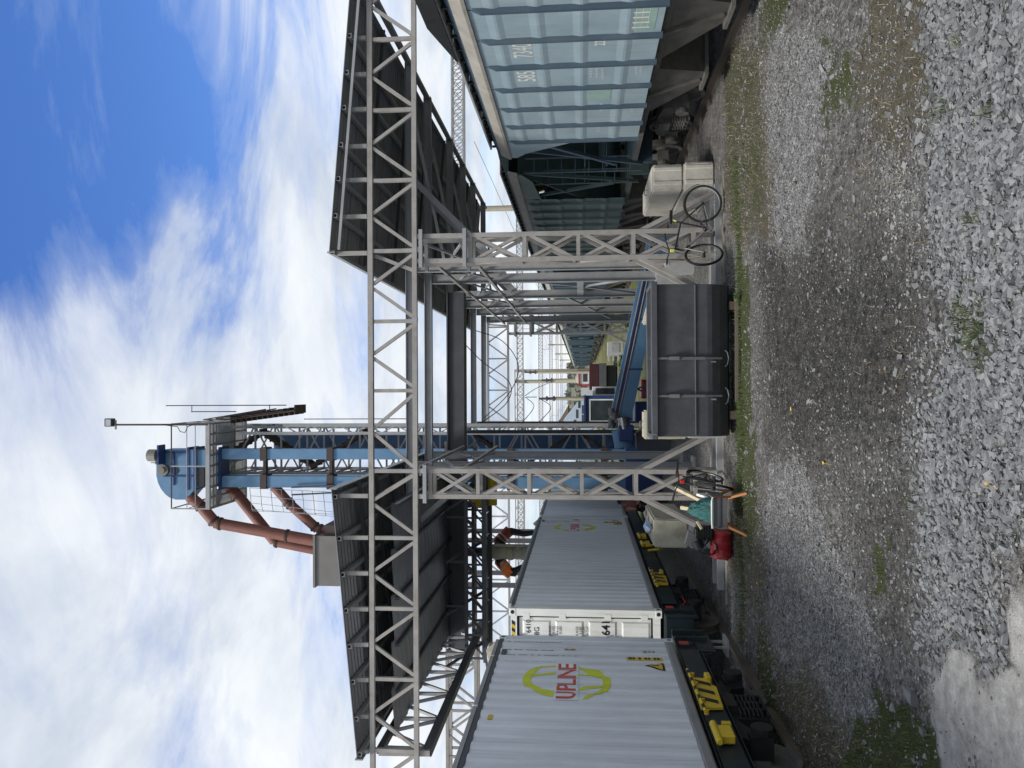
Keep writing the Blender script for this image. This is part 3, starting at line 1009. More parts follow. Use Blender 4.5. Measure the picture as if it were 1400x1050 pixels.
for root, x in ((t0_, 3.0), (t1_, -1.66)):
    ye = 34 if x > 0 else 22
    for zz_ in (4.94, 5.86):
        MB().bar((x - .14 * (1 if x > 0 else -1), 15.8, zz_), (x - .14 * (1 if x > 0 else -1), ye, zz_), .06, .07).build('rail', steel, root)
    ys = [15.8] + [y for y in FY if y < ye]
    for a_, b2 in zip(ys[:-1], ys[1:]):
        MB().bar((x, a_ + .1, 4.96), (x, b2 - .1, 5.84), .045).build('cross_tie', steel2, root)
        MB().bar((x, a_ + .1, 5.84), (x, b2 - .1, 4.96), .045).build('cross_tie', steel2, root)
MB().box(2.95, 3.07, 21.55, 24.9, 2.55, 2.73).build('strut', steel2, t0_)
MB().bar((3.0, 23.2, 2.55), (3.0, 21.5, 4.4), .09, .05, (1, 0, 0)).build('brace', steel2, t0_)
MB().bar((3.0, 23.2, 2.55), (3.0, 24.9, 1.0), .09, .05, (1, 0, 0)).build('brace', steel2, t0_)
MB().bar((3.0, 23.2, 2.55), (3.0, 21.5, 1.0), .09, .05, (1, 0, 0)).build('brace', steel2, t0_)
MB().bar((3.0, 25.2, 3.2), (3.0, 33.5, 1.4), .07, .05, (1, 0, 0)).build('brace', steel2, t0_)
MB().bar((7.95, 15.2, 6.73), (7.95, 34.6, 6.73), .09, .12).build('eave_rail', steel2, t0_)

# ------------------------------------------------------------------ rear and far gantries, side girder, crane beam
def girder(root, x0, x1, y, zt, zb, bay, mat, w=.09, dw=.065):
    MB().bar((x0, y, zt), (x1, y, zt), w).build('top_chord', mat, root)
    MB().bar((x0, y, zb), (x1, y, zb), w).build('bottom_chord', mat, root)
    x = x0
    k = 0
    while x < x1 - .01:
        xn = min(x + bay, x1)
        MB().bar((x, y, zb + .04), (x, y, zt - .04), dw, dw, (0, 1, 0)).build('vertical_strut', mat, root)
        mdl = (x + xn) / 2
        for p in (x, xn):
            MB().bar((p + (.06 if p < mdl else -.06), y + .003, zb + .04), (mdl + (-.04 if p < mdl else .04), y + .003, zt - .04), dw * .9, dw * .9, (0, 1, 0)).build('diagonal_brace', mat, root)
        x = xn


g1 = empty('gantry_frame', (-6, 23.85, 0), 'second lattice gantry girder, behind the container canopy', 'gantry')
girder(g1, -15.0, -1.5, 23.85, ZT, ZB, 1.37, steel)
girder(g1, -15.0, -7.0, 24.45, ZT, ZB, 1.37, steel)
MB().bar((-7.0, 24.6, 5.81), (-15, 24.6, 4.4), .07).build('stay', steel, g1)
g2 = empty('gantry_frame', (-4, 34.8, 0), 'farthest lattice gantry girder, seen against the sky through the frames', 'gantry')
girder(g2, -20.5, 3.1, 34.8, 6.68, 5.80, 1.37, steel2)
lattice_leg(g2, 2.52, 2.98, 34.82, .46, 5.8, (4.83, 5.5), [4.72, 3.68, 2.66, 1.62, 0.5], 1.53, steel2, 1)

sg = empty('side_girder', (-6.95, 19.5, 5.6), 'dark lattice girder running along the outer edge of the container canopy', 'girder')
for (x, zt, zb) in ((-6.95, 6.55, 5.62),):
    MB().bar((x, 15.36, zt), (x, 24.2, zt), .12, .13).build('top_chord', steeld, sg)
    MB().bar((x, 15.36, zb), (x, 24.2, zb), .16, .17).build('bottom_chord', steeld, sg)
    y = 15.5
    while y < 23.6:
        MB().bar((x, y, zb + .06), (x, y, zt - .06), .07, .07, (0, 1, 0)).build('vertical_strut', steel2, sg)
        MB().bar((x, y + .06, zb + .06), (x, y + .68, zt - .06), .06, .06, (1, 0, 0)).build('diagonal_brace', steel2, sg)
        MB().bar((x, y + .8, zt - .06), (x, y + 1.36, zb + .06), .06, .06, (1, 0, 0)).build('diagonal_brace', steel2, sg)
        y += 1.42
    MB().bar((x, 15.36, zb - .06), (x, YG + .02, zt), .11, .11, (1, 0, 0)).build('end_post', steel, sg)

cb = empty('crane_beam', (-2.3, 23.1, 5.9), 'long dark box beam of the overhead crane with a yellow hoist under it', 'crane beam')
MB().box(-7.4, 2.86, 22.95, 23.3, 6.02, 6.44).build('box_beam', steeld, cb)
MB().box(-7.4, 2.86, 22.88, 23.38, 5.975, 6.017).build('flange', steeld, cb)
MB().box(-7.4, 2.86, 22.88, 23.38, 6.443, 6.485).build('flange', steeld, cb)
hx = A(655, 672, 22.9).x
MB().box(hx - .45, hx + .5, 22.7, 23.5, 5.35, 5.62).box(hx - .3, hx + .1, 22.72, 23.45, 5.62, 5.80).build('hoist_trolley', yellow, cb, bevel=.03)
MB().cyl((hx - .4, 23.05, 5.22), (hx + .42, 23.05, 5.22), .16, n=14).build('hoist_drum', yellow, cb)
for s in (-.35, .1, .42):
    MB().cyl((hx + s, 22.72, 5.82), (hx + s, 22.86, 5.82), .1, n=12).cyl((hx + s, 23.36, 5.82), (hx + s, 23.5, 5.82), .1, n=12).build('trolley_wheel', steeld, cb)
# walkway lattice hanging beneath the crane beam (dark tangle over the containers)
cw = empty('loading_walkway', (-4.6, 22, 4.9), 'dark lattice walkway hung under the canopy over the containers', 'walkway')
for y in (21.6, 23.0):
    for zz_ in (5.25, 5.75):
        MB().bar((-7.3, y, zz_), (-2.1, y, zz_), .09).build('walkway_chord', steeld, cw)
    for k in range(9):
        x = -7.2 + k * .63
        MB().bar((x, y, 5.25), (x, y, 5.75), .05).build('walkway_lacing', steeld, cw)
        MB().bar((x + .04, y + .005, 5.27), (x + .56, y + .005, 5.73), .045).build('walkway_lacing', steeld, cw)
    for k in range(5):
        x = -7.0 + k * 1.2
        MB().bar((x, y, 5.75), (x, y, 6.3), .06).build('hanger', steeld, cw)
for k in range(8):
    MB().box(-7.2 + k * .63, -6.62 + k * .63, 21.6, 23.0, 5.30, 5.33).build('grating', steeld, cw)
for k in range(4):
    x = -6.9 + k * 1.4
    MB().bar((x, 22.3, 5.25), (x - .5, 21.4, 6.3), .06).build('brace', steeld, cw)

# ------------------------------------------------------------------ containers
XF = -3.92                      # outer face of the corrugation
CZ0, CZ1 = 1.22, 3.93
PIT_ = 0.30


def prof_breaks(y0, y1):
    out = []
    y = y0
    while y < y1:
        for f_, d in ((0, 0), (.30, 0), (.50, .014), (.80, .014)):
            if y + f_ * PIT_ < y1:
                out.append((y + f_ * PIT_, d))
        y += PIT_
    return out + [(y1, 0)]


def prof_at(br, y):
    for (a, da), (b_, db) in zip(br[:-1], br[1:]):
        if a - 1e-6 <= y <= b_ + 1e-6:
            return da + (db - da) * (y - a) / max(1e-6, b_ - a)
    return 0


def decal(mb, br, name, mat, parent, lift=0.004):
    """flat print: cut the (y, z) outline at every fold of the sheet and lay it on the sheet"""
    bm = bmesh.new()
    vs_ = [bm.verts.new((0, v[1], v[2])) for v in mb.V]
    for f in mb.F:
        try:
            bm.faces.new([vs_[i] for i in f])
        except ValueError:
            pass
    ys = [v[1] for v in mb.V]
    for (y, d) in br:
        if min(ys) < y < max(ys):
            bmesh.ops.bisect_plane(bm, geom=bm.verts[:] + bm.edges[:] + bm.faces[:], dist=1e-5, plane_co=(0, y, 0), plane_no=(0, 1, 0))
    m2 = MB()
    bm.verts.ensure_lookup_table()
    bm.verts.index_update()
    m2.add([(XF - prof_at(br, v.co.y) + lift, v.co.y, v.co.z) for v in bm.verts], [tuple(v.index for v in f.verts) for f in bm.faces])
    bm.free()
    o = m2.build(name, mat, parent, fix=False)
    return o


def zpt(zx, zy):
    return AX(660 + zx / 5, 800 + zy / 5, XF)


LIME = [
    [(405, 546), (365, 550), (285, 600), (272, 640), (280, 685), (340, 702), (400, 745), (440, 756), (490, 762), (490, 712), (400, 700), (355, 680), (328, 645), (345, 605), (380, 575)],
    [(345, 600), (500, 590), (500, 598), (340, 614)],
    [(400, 546), (510, 544), (510, 549), (395, 553)],
    [(645, 548), (710, 562), (795, 572), (830, 612), (872, 624), (876, 690), (852, 722), (815, 712), (822, 680), (815, 640), (790, 625), (720, 608), (700, 590), (650, 560)],
    [(640, 712), (690, 690), (818, 676), (822, 698), (740, 706)],
    [(680, 772), (720, 745), (812, 706), (838, 720), (775, 742), (725, 770)],
    [(645, 597), (720, 606), (720, 613), (645, 604)]]


def dashes(y, z0, z1, w, seedv, h=0.035):
    """a column of tiny print, too small to read"""
    rr = random.Random(seedv)
    mb = MB()
    z_ = z0
    while z_ < z1:
        l = rr.uniform(.03, .07)
        mb.quad((0, y, z_), (0, y + w, z_), (0, y + w, z_ + l), (0, y, z_ + l))
        z_ += l + rr.choice([.012, .012, .05])
    return mb


FAR1 = 12.92


def container(y0, y1, label, logo, doors, group):
    root = empty('shipping_container', ((XF - 1.17), (y0 + y1) / 2, CZ0), label, 'container', group)
    xo, xi = XF, XF - 2.34
    br = prof_breaks(y0 + .17, y1 - .17)
    for side in (1, -1):
        mb = MB()
        for (a, da), (b_, db) in zip(br[:-1], br[1:]):
            if side > 0:
                mb.quad((xo - da, a, CZ0 + .13), (xo - db, b_, CZ0 + .13), (xo - db, b_, CZ1 - .07), (xo - da, a, CZ1 - .07))
            else:
                mb.quad((xi + da, a, CZ0 + .13), (xi + da, a, CZ1 - .07), (xi + db, b_, CZ1 - .07), (xi + db, b_, CZ0 + .13))
        mb.build('side_panel', contm, root, fix=False)
        xs_ = xo if side > 0 else xi
        s_ = side
        # rounded bottom rail
        mb = MB()
        mb.prism([(xs_ - s_ * .06, CZ0), (xs_ - s_ * .012, CZ0), (xs_ + s_ * .004, CZ0 + .022), (xs_ + s_ * .004, CZ0 + .105), (xs_ - s_ * .012, CZ0 + .128), (xs_ - s_ * .06, CZ0 + .128)], 1, y0 + .17, y1 - .17)
        mb.build('bottom_rail', railm, root)
        MB().box(min(xs_ + s_ * .003, xs_ - s_ * .06), max(xs_ + s_ * .003, xs_ - s_ * .06), y0 + .17, y1 - .17, CZ1 - .068, CZ1 - .008).build('top_rail', steeld, root)
        k, y = 0, y0 + .3
        while y < y1 - .4 and side > 0:
            e = min(y + 1.9, y1 - .2)
            MB().box(xs_ - .05, xs_ + .012, y, e - .05, CZ1 - .006, CZ1 + .045).build('roof_edge_strip', steel2, root)
            y = e
    MB().box(xi + .07, xo - .07, y0 + .1, y1 - .1, CZ1 - .05, CZ1 - .015).build('roof_panel', contm, root)
    MB().box(xi + .07, xo - .07, y0 + .1, y1 - .1, CZ0 + .03, CZ0 + .11).build('floor_frame', railm, root)
    for x in (xo, xi):
        for y, dr in ((y0, 1), (y1, -1)):
            s_ = 1 if x == xo else -1
            xa, xb_ = sorted((x + s_ * .006, x - s_ * .13))
            ya, yb = sorted((y, y + dr * .165))
            MB().box(xa, xb_ - .004, ya + .004, yb, CZ0 + .118, CZ1 - .118).build('corner_post', contw if doors and y == y0 else contm, root)
            for z0_, z1_ in ((CZ0 - .012, CZ0 + .115), (CZ1 - .115, CZ1 + .012)):
                mb = MB()
                # solid casting; black discs on outer and end faces stand for shaded holes
                mb.box(xa, xb_, ya, yb, z0_, z1_)
                c_ = mb.build('corner_casting', contw if doors and y == y0 else contm, root, bevel=.008)
                zc_ = (z0_ + z1_) / 2
                yc_ = (ya + yb) / 2
                h = MB().cyl((x + s_ * .0075, yc_, zc_), (x + s_ * .003, yc_, zc_), .034, n=12)
                xm = (xa + xb_) / 2
                h.cyl((xm, y - dr * .0015, zc_), (xm, y + dr * .003, zc_), .036, n=12)
                h.build('casting_hole_disc', blackp, c_)
    MB().box(xi + .13, xo - .13, y1 - .06, y1 - .02, CZ0 + .05, CZ1 - .05).build('end_wall', contm, root)
    # door end
    MB().box(xi + .13, xo - .125, y0 + .005, y0 + .12, CZ1 - .13, CZ1 - .02).build('door_header', contw if doors else contm, root)
    MB().box(xi + .13, xo - .125, y0 + .005, y0 + .12, CZ0 + .02, CZ0 + .15).build('door_sill', contw, root)
    xm = (xo + xi) / 2
    for (a, b_) in ((xm + .012, xo - .14), (xi + .14, xm - .012)):
        dl = MB()
        zs = [CZ0 + .17, CZ0 + .63, CZ1 - .15]
        dl.box(a, b_, y0 + .05, y0 + .085, CZ0 + .16, CZ1 - .14)
        leaf = dl.build('door_leaf', contw, root)
        h_ = CZ1 - CZ0 - .34
        for j in range(4):
            z_ = CZ0 + .2 + j * h_ / 4
            mb = MB()
            mb.add([(a + .08, y0 + .048, z_), (b_ - .08, y0 + .048, z_), (b_ - .08, y0 + .048, z_ + h_ / 4 - .09), (a + .08, y0 + .048, z_ + h_ / 4 - .09),
                    (a + .10, y0 + .034, z_ + .03), (b_ - .10, y0 + .034, z_ + .03), (b_ - .10, y0 + .034, z_ + h_ / 4 - .12), (a + .10, y0 + .034, z_ + h_ / 4 - .12)],
                   [(4, 5, 6, 7), (0, 1, 5, 4), (1, 2, 6, 5), (2, 3, 7, 6), (3, 0, 4, 7)])
            mb.build('door_panel', contw, leaf)
        fr = MB()
        fr.box(a - .01, a + .02, y0 + .04, y0 + .049, CZ0 + .16, CZ1 - .14).box(b_ - .02, b_ + .012, y0 + .04, y0 + .049, CZ0 + .16, CZ1 - .14)
        fr.box(a + .02, b_ - .02, y0 + .04, y0 + .049, CZ0 + .155, CZ0 + .185).box(a + .02, b_ - .02, y0 + .04, y0 + .049, CZ1 - .17, CZ1 - .14)
        fr.build('door_seal', rubber, leaf)
        for fx in (.22, .62):
            x = a + (b_ - a) * fx
            bb = MB().cyl((x, y0 + .012, CZ0 + .1), (x, y0 + .012, CZ1 - .07), .017, n=8)
            for z_ in (CZ0 + .2, CZ0 + .95, CZ1 - .75, CZ1 - .2):
                bb.box(x - .04, x + .04, y0 - .004, y0 + .03, z_ - .035, z_ + .035)
            bb.build('locking_bar', railm, leaf)
        for z_ in (CZ0 + .3, CZ0 + .95, CZ1 - .95, CZ1 - .3):
            x = b_ if b_ > xm + .3 else a
            MB().box(x - .05, x + .06, y0 + .0, y0 + .04, z_ - .06, z_ + .06).build('hinge', contw, leaf)
    if doors:
        put = lambda zz_, right: (lambda tx, ty: (right + tx, y0 + .029, zz_ + ty))
        R = xo - .20
        for txt, z_, s_, r2 in (('6410', 3.59, .13, R), ('8G', 3.44, .13, R - .13)):
            text_mb(txt, s_, put(z_, r2), 'RIGHT', sx=.95).build('lettering', blackp, root, fix=False)
        for j, txt in enumerate(('0 KGS', '0 LBS', '0 KGS', '0 LBS', '0 KGS', '0 LBS', '2 CuM', '0 CuF')):
            text_mb(txt, .062, put(3.20 - j * .062 - (.235 if j > 3 else 0), R - .11), 'RIGHT').build('lettering', blackp, root, fix=False)
        text_mb('641', .20, put(2.20, R + .02), 'RIGHT', sx=.95, bold=.004).build('lettering', blackp, root, fix=False)
        for k in range(7):
            x = xo - .24 - k * .13
            za_, zb_ = CZ1 - .10, CZ1 - .035
            MB().add([(x, y0 + .003, za_), (x - .065, y0 + .003, za_), (x - .03, y0 + .003, zb_), (x + .035, y0 + .003, zb_)], [(0, 1, 2, 3)]).build('warning_stripe', blackp, root, fix=False)
            MB().add([(x - .065, y0 + .003, za_), (x - .13, y0 + .003, za_), (x - .095, y0 + .003, zb_), (x - .03, y0 + .003, zb_)], [(0, 1, 2, 3)]).build('warning_stripe', yellow, root, fix=False)
    if logo:
        dy = y1 - FAR1
        lm = MB()
        for pg in LIME:
            P = [zpt(*p) for p in pg]
            lm.add([(0, p.y + dy, p.z) for p in P], [tuple(range(len(P)))])
        decal(lm, br, 'logo_ring', limep, root)
        p0, p1 = zpt(505, 768), zpt(635, 540)
        cy_, cz_ = (p0.y + p1.y) / 2 + dy, (p0.z + p1.z) / 2
        hgt, wid = abs(zpt(505, 650).z - zpt(635, 650).z), abs(p1.y - p0.y)
        bkg = MB().quad((0, cy_ - wid / 2 - .04, cz_ - hgt / 2 - .03), (0, cy_ + wid / 2 + .04, cz_ - hgt / 2 - .03), (0, cy_ + wid / 2 + .04, cz_ + hgt / 2 + .03), (0, cy_ - wid / 2 - .04, cz_ + hgt / 2 + .03))
        decal(bkg, br, 'logo_ground', contm, root, .006)
        tm = text_mb('UPLINE', 1.0, lambda x, y: (0, x, y), bold=.012)
        V_ = np.array(tm.V)
        V_[:, 1] = (V_[:, 1] - (V_[:, 1].min() + V_[:, 1].max()) / 2) / (V_[:, 1].max() - V_[:, 1].min()) * wid + cy_
        V_[:, 2] = (V_[:, 2] - (V_[:, 2].min() + V_[:, 2].max()) / 2) / (V_[:, 2].max() - V_[:, 2].min()) * hgt + cz_
        tm.V = [tuple(v) for v in V_]
        decal(tm, br, 'logo_lettering', redp, root, .0085)
        for (yy, za_, zb_, w_, sv) in ((y1 - .30, 2.95, 3.80, .03, 1), (y1 - .72, 3.05, 3.78, .02, 2), (y1 - .95, 2.7, 3.8, .025, 3), (y1 - 1.2, 3.0, 3.74, .02, 4)):
            decal(dashes(yy, za_, zb_, w_, sv), br, 'small_print', blackp, root, .0045)
        MB().box(XF - .01, XF + .012, y1 - .95, y1 - .72, 3.76, 3.83).build('vent_cover', steeld, root)
        # label stickers at the foot of the far end
        decal(MB().quad((0, y1 - 1.06, 1.46), (0, y1 - .92, 1.46), (0, y1 - .92, 1.98), (0, y1 - 1.06, 1.98)), br, 'caution_strip', yellow, root, .005)
        decal(dashes(y1 - 1.035, 1.50, 1.95, .085, 8), br, 'caution_print', blackp, root, .0075)
        decal(MB().add([(0, y1 - 1.46, 1.46), (0, y1 - 1.12, 1.46), (0, y1 - 1.29, 1.74)], [(0, 1, 2)]), br, 'warning_triangle', blackp, root, .005)
        decal(MB().add([(0, y1 - 1.41, 1.49), (0, y1 - 1.17, 1.49), (0, y1 - 1.29, 1.685)], [(0, 1, 2)]), br, 'warning_triangle', yellow, root, .0075)
        decal(MB().add([(0, y1 - 1.31, 1.54), (0, y1 - 1.27, 1.54), (0, y1 - 1.28, 1.64), (0, y1 - 1.30, 1.64)], [(0, 1, 2, 3)]), br, 'warning_mark', blackp, root, .0095)
        decal(MB().quad((0, y1 - .78, 1.52), (0, y1 - .56, 1.52), (0, y1 - .56, 1.68), (0, y1 - .78, 1.68)), br, 'white_sticker', white, root, .005)
        decal(dashes(y1 - .74, 1.54, 1.66, .13, 9), br, 'sticker_print', steel2, root, .0075)
        decal(MB().quad((0, y1 - .68, 2.72), (0, y1 - .58, 2.72), (0, y1 - .58, 2.87), (0, y1 - .68, 2.87)), br, 'yellow_plate', yellow, root, .006)
        decal(dashes(y1 - .66, 2.74, 2.86, .06, 12), br, 'plate_print', blackp, root, .008)
        decal(MB().quad((0, y1 - 3.3, 3.70), (0, y1 - 3.16, 3.70), (0, y1 - 3.16, 3.76), (0, y1 - 3.3, 3.76)), br, 'yellow_plate', yellow, root, .006)
    # folded inlet flap standing on the far top corner
    MB().add([(xo - .05, y1 - .75, CZ1 + .02), (xo - .02, y1 - .12, CZ1 + .02), (xo - .20, y1 - .10, CZ1 + .22), (xo - .16, y1 - .70, CZ1 + .12),
              (xo - .07, y1 - .75, CZ1 + .02), (xo - .05, y1 - .12, CZ1 + .02), (xo - .23, y1 - .10, CZ1 + .22), (xo - .19, y1 - .70, CZ1 + .12)],
             [(0, 1, 2, 3), (7, 6, 5, 4), (0, 4, 5, 1), (1, 5, 6, 2), (2, 6, 7, 3), (3, 7, 4, 0)]).build('inlet_flap', beige, root)
    return root


GC = 'grey shipping containers standing on flat wagons'
container(2.1, 12.9, 'nearest grey corrugated container with a lime ring logo lettered UPLINE', True, False, GC)
container(14.5, 25.2, 'grey container with white door end lettered 641 behind the nearest container', True, True, GC)
container(25.36, 36.1, 'grey container at the end of the row, seen behind the gantry leg', False, False, GC)


# ------------------------------------------------------------------ running gear
def wheel_mb(x, y, zr, r=.46, s=1):
    """one railway wheel; s = +1 when its flange lies towards smaller x"""
    mb = MB()
    pr_ = [(x - s * .065, r + .028), (x - s * .035, r + .03), (x - s * .028, r), (x + s * .065, r - .004), (x + s * .065, r - .07), (x + s * .02, r - .09), (x + s * .015, .16), (x + s * .07, .12), (x + s * .07, 0)]
    n = 28
    v, f = [], []
    for i in range(n):
        t_ = 2 * math.pi * i / n
        for (a, rr) in pr_:
            v.append((a, y + rr * math.cos(t_), zr + r + rr * math.sin(t_)))
    k = len(pr_)
    for i in range(n):
        for j in range(k - 1):
            f.append((i * k + j, i * k + j + 1, ((i + 1) % n) * k + j + 1, ((i + 1) % n) * k + j))
    return mb.add(v, f)


def bogie(root, xc, yc, zr, mat, detail=True):
    b_ = MB()
    for s in (-1, 1):
        x = xc + s * 1.02
        # cast side frame: bowed top member, window, boxes over the axles
        b_.prism([(yc - .97, zr + .58), (yc - .8, zr + .80), (yc - .42, zr + .86), (yc + .42, zr + .86), (yc + .8, zr + .80), (yc + .97, zr + .58), (yc + .95, zr + .34), (yc + .72, zr + .34), (yc + .66, zr + .52), (yc + .36, zr + .64), (yc + .34, zr + .24), (yc - .34, zr + .24), (yc - .36, zr + .64), (yc - .66, zr + .52), (yc - .72, zr + .34), (yc - .95, zr + .34)], 0, x - .07, x + .07)
        for d in (-.925, .925):
            b_.box(x - .13, x + .13, yc + d - .10, yc + d + .10, zr + .34, zr + .60)
            b_.cyl((x + s * .13, yc + d, zr + .46), (x + s * .22, yc + d, zr + .46), .13, n=14)
    b_.box(xc - 1.2, xc + 1.2, yc - .22, yc + .22, zr + .60, zr + .84)
    fr = b_.build('bogie', mat, root)
    for d in (-.925, .925):
        ax = MB().cyl((xc - .95, yc + d, zr + .46), (xc + .95, yc + d, zr + .46), .075, n=10)
        for s in (-1, 1):
            w_ = wheel_mb(xc + s * .81, yc + d, zr, r=.475, s=s)
            w_.build('wheel', bogiem, fr, smooth=True)
        ax.build('axle', mat, fr)
    if detail:
        for s in (-1, 1):
            x = xc + s * 1.02
            for d in (-.22, 0, .22):
                pts = []
                for i in range(61):
                    t_ = i / 60
                    pts.append((x + s * .06 + .085 * math.cos(t_ * 38), yc + d + .085 * math.sin(t_ * 38), zr + .27 + t_ * .32))
                MB().path(pts, .019, 5).build('spring', mat, fr)
            MB().box(x + s * .10 - .02, x + s * .10 + .02, yc - .34, yc + .34, zr + .22, zr + .26).build('spring_plank', mat, fr)
            bk = MB()
            for d in (-.40, .40):
                bk.prism([(yc + d * 1.0 - .06, zr + .30), (yc + d + .06, zr + .30), (yc + d + .07, zr + .62), (yc + d - .07, zr + .62)], 0, x - s * .3 - .04, x - s * .3 + .04)
            bk.build('brake_shoe', mat, fr)
    return fr


def flat_wagon(y0, y1, bogies, label, bracket_ys):
    root = empty('flat_wagon', (XL, (y0 + y1) / 2, 0), label, 'flat wagon', 'teal flat wagons under the containers')
    xe = XF - .03
    xi = 2 * XL - xe
    for x, s in ((xe, 1), (xi, -1)):
        MB().ibeam((x - s * .06, y0 + .1, 1.0), (x - s * .06, y1 - .1, 1.0), .13, .36).build('side_sill', teal, root)
        MB().box(min(x, x + s * .012), max(x, x + s * .012), y0 + .9, y1 - .9, .87, 1.15).build('sill_web', teal, root)
    MB().box(xi + .13, xe - .13, y0 + .12, y1 - .12, 1.07, 1.18).build('deck', teal, root)
    MB().box(XL - .2, XL + .2, y0 + .1, y1 - .1, .72, 1.06).build('centre_sill', teal, root)
    for y, s in ((y0, 1), (y1, -1)):
        MB().box(xi + .02, xe, min(y, y + s * .1), max(y, y + s * .1), .70, 1.17).build('end_beam', teal, root)
        # end gussets: the two upright plates at the corner
        for d in (.0, .34):
            MB().box(xe - .01, xe + .05, min(y + s * d, y + s * (d + .05)), max(y + s * d, y + s * (d + .05)), .66, 1.17).build('corner_plate', teal, root)
        MB().box(xe - .04, xe - .012, min(y + s * .05, y + s * .9), max(y + s * .05, y + s * .9), .60, .86).build('gusset', teal, root)
        MB().box(XL - .14, XL + .14, min(y, y - s * .28), max(y, y - s * .28), .78, 1.02).cyl((XL, y - s * .28, .9), (XL, y - s * .42, .9), .16, n=12).build('coupler', bogiem, root)
        # light grey step hanging at the corner
        st = MB()
        st.bar((xe - .1, y + s * .12, .70), (xe - .1, y + s * .12, .36), .03, .05).bar((xe - .1, y + s * .42, .70), (xe - .1, y + s * .42, .36), .03, .05)
        st.box(xe - .24, xe + .02, min(y + s * .08, y + s * .46), max(y + s * .08, y + s * .46), .33, .37)
        st.build('step', steel2, root) if s < 0 and y1 < 14 else None
        MB().box(xe + .012, xe + .03, min(y + s * .55, y + s * .68), max(y + s * .55, y + s * .68), .98, 1.12).build('marker', redc, root)
    for (y, kind_) in bracket_ys:
        if kind_ == 'panel':
            br_ = MB()
            br_.prism([(y - .50, 1.17), (y + .58, 1.17), (y + .52, .92), (y + .30, .92), (y + .24, .87), (y - .46, .90)], 0, xe + .03, xe + .06)
            o = br_.build('lock_bracket', yellow, root)
            for k in range(3):
                yy = y - .36 + k * .30
                MB().add([(xe + .063, yy, .93), (xe + .063, yy + .12, .93), (xe + .063, yy + .24, 1.12), (xe + .063, yy + .12, 1.12)], [(0, 1, 2, 3)]).build('stripe', blackp, o, fix=False)
            for d in (-.66, -.3, .28, .62):
                MB().cyl((xe + .05, y + d, 1.13), (xe + .10, y + d, 1.13), .03, n=10).build('pivot', yellow, o)
            MB().cyl((xe + .10, y - .7, 1.15), (xe + .10, y + .75, 1.18), .02, n=8).build('lever', yellow, o)
            for k in range(5):
                MB().cyl((xe + .10, y - .62 + k * .3, 1.1517 + k * .0062), (xe + .10, y - .50 + k * .3, 1.1541 + k * .0062), .0215, n=8).build('lever_band', blackp, o)
            MB().box(xe + .02, xe + .12, y + .42, y + .62, .90, .98).build('lock_block', yellow, o, bevel=.015)
        elif kind_ == 'block':
            o = MB().box(xe + .03, xe + .13, y - .15, y + .15, .93, 1.12).cyl((xe + .1, y - .26, 1.12), (xe + .1, y + .26, 1.12), .045, n=10).build('lock_block', yellow, root, bevel=.015)
            MB().box(xe + .06, xe + .12, y + .2, y + .28, .92, 1.02).build('pin', yellow, o)
        else:
            MB().path([(xe + .1, y - .28, 1.05), (xe + .13, y - .3, .8), (xe + .13, y - .1, .66), (xe + .13, y + .15, .68), (xe + .13, y + .28, .85), (xe + .1, y + .26, 1.05)], .028, 8).build('hand_hoop', yellow, root)
    for yb in bogies:
        fr = bogie(root, XL, yb, .07, black)
    # brake hoses and cables sagging along the frame
    for k in range(3):
        ya = (y0 if bogies[0] < y0 + 4 else y1 - 4) + .3 + k * .9
        MB().path([(xe - .2, ya, .86), (xe - .12, ya + .3, .70 - .05 * k), (xe - .1, ya + .7, .68), (xe - .2, ya + 1.1, .84)], .018, 6).build('hose', redc if k == 1 else rubber, root)
    return root


flat_wagon(1.5, 13.35, (3.6, 10.6), 'dark teal flat wagon carrying the nearest container, yellow striped lock bracket', ((10.55, 'panel'), (9.25, 'block')))
flat_wagon(14.2, 36.6, (16.3, 34.5), 'long dark teal flat wagon carrying the two containers behind the nearest one', ((16.9, 'panel'), (21.6, 'block'), (19.9, 'hoop'), (20.5, 'block')))


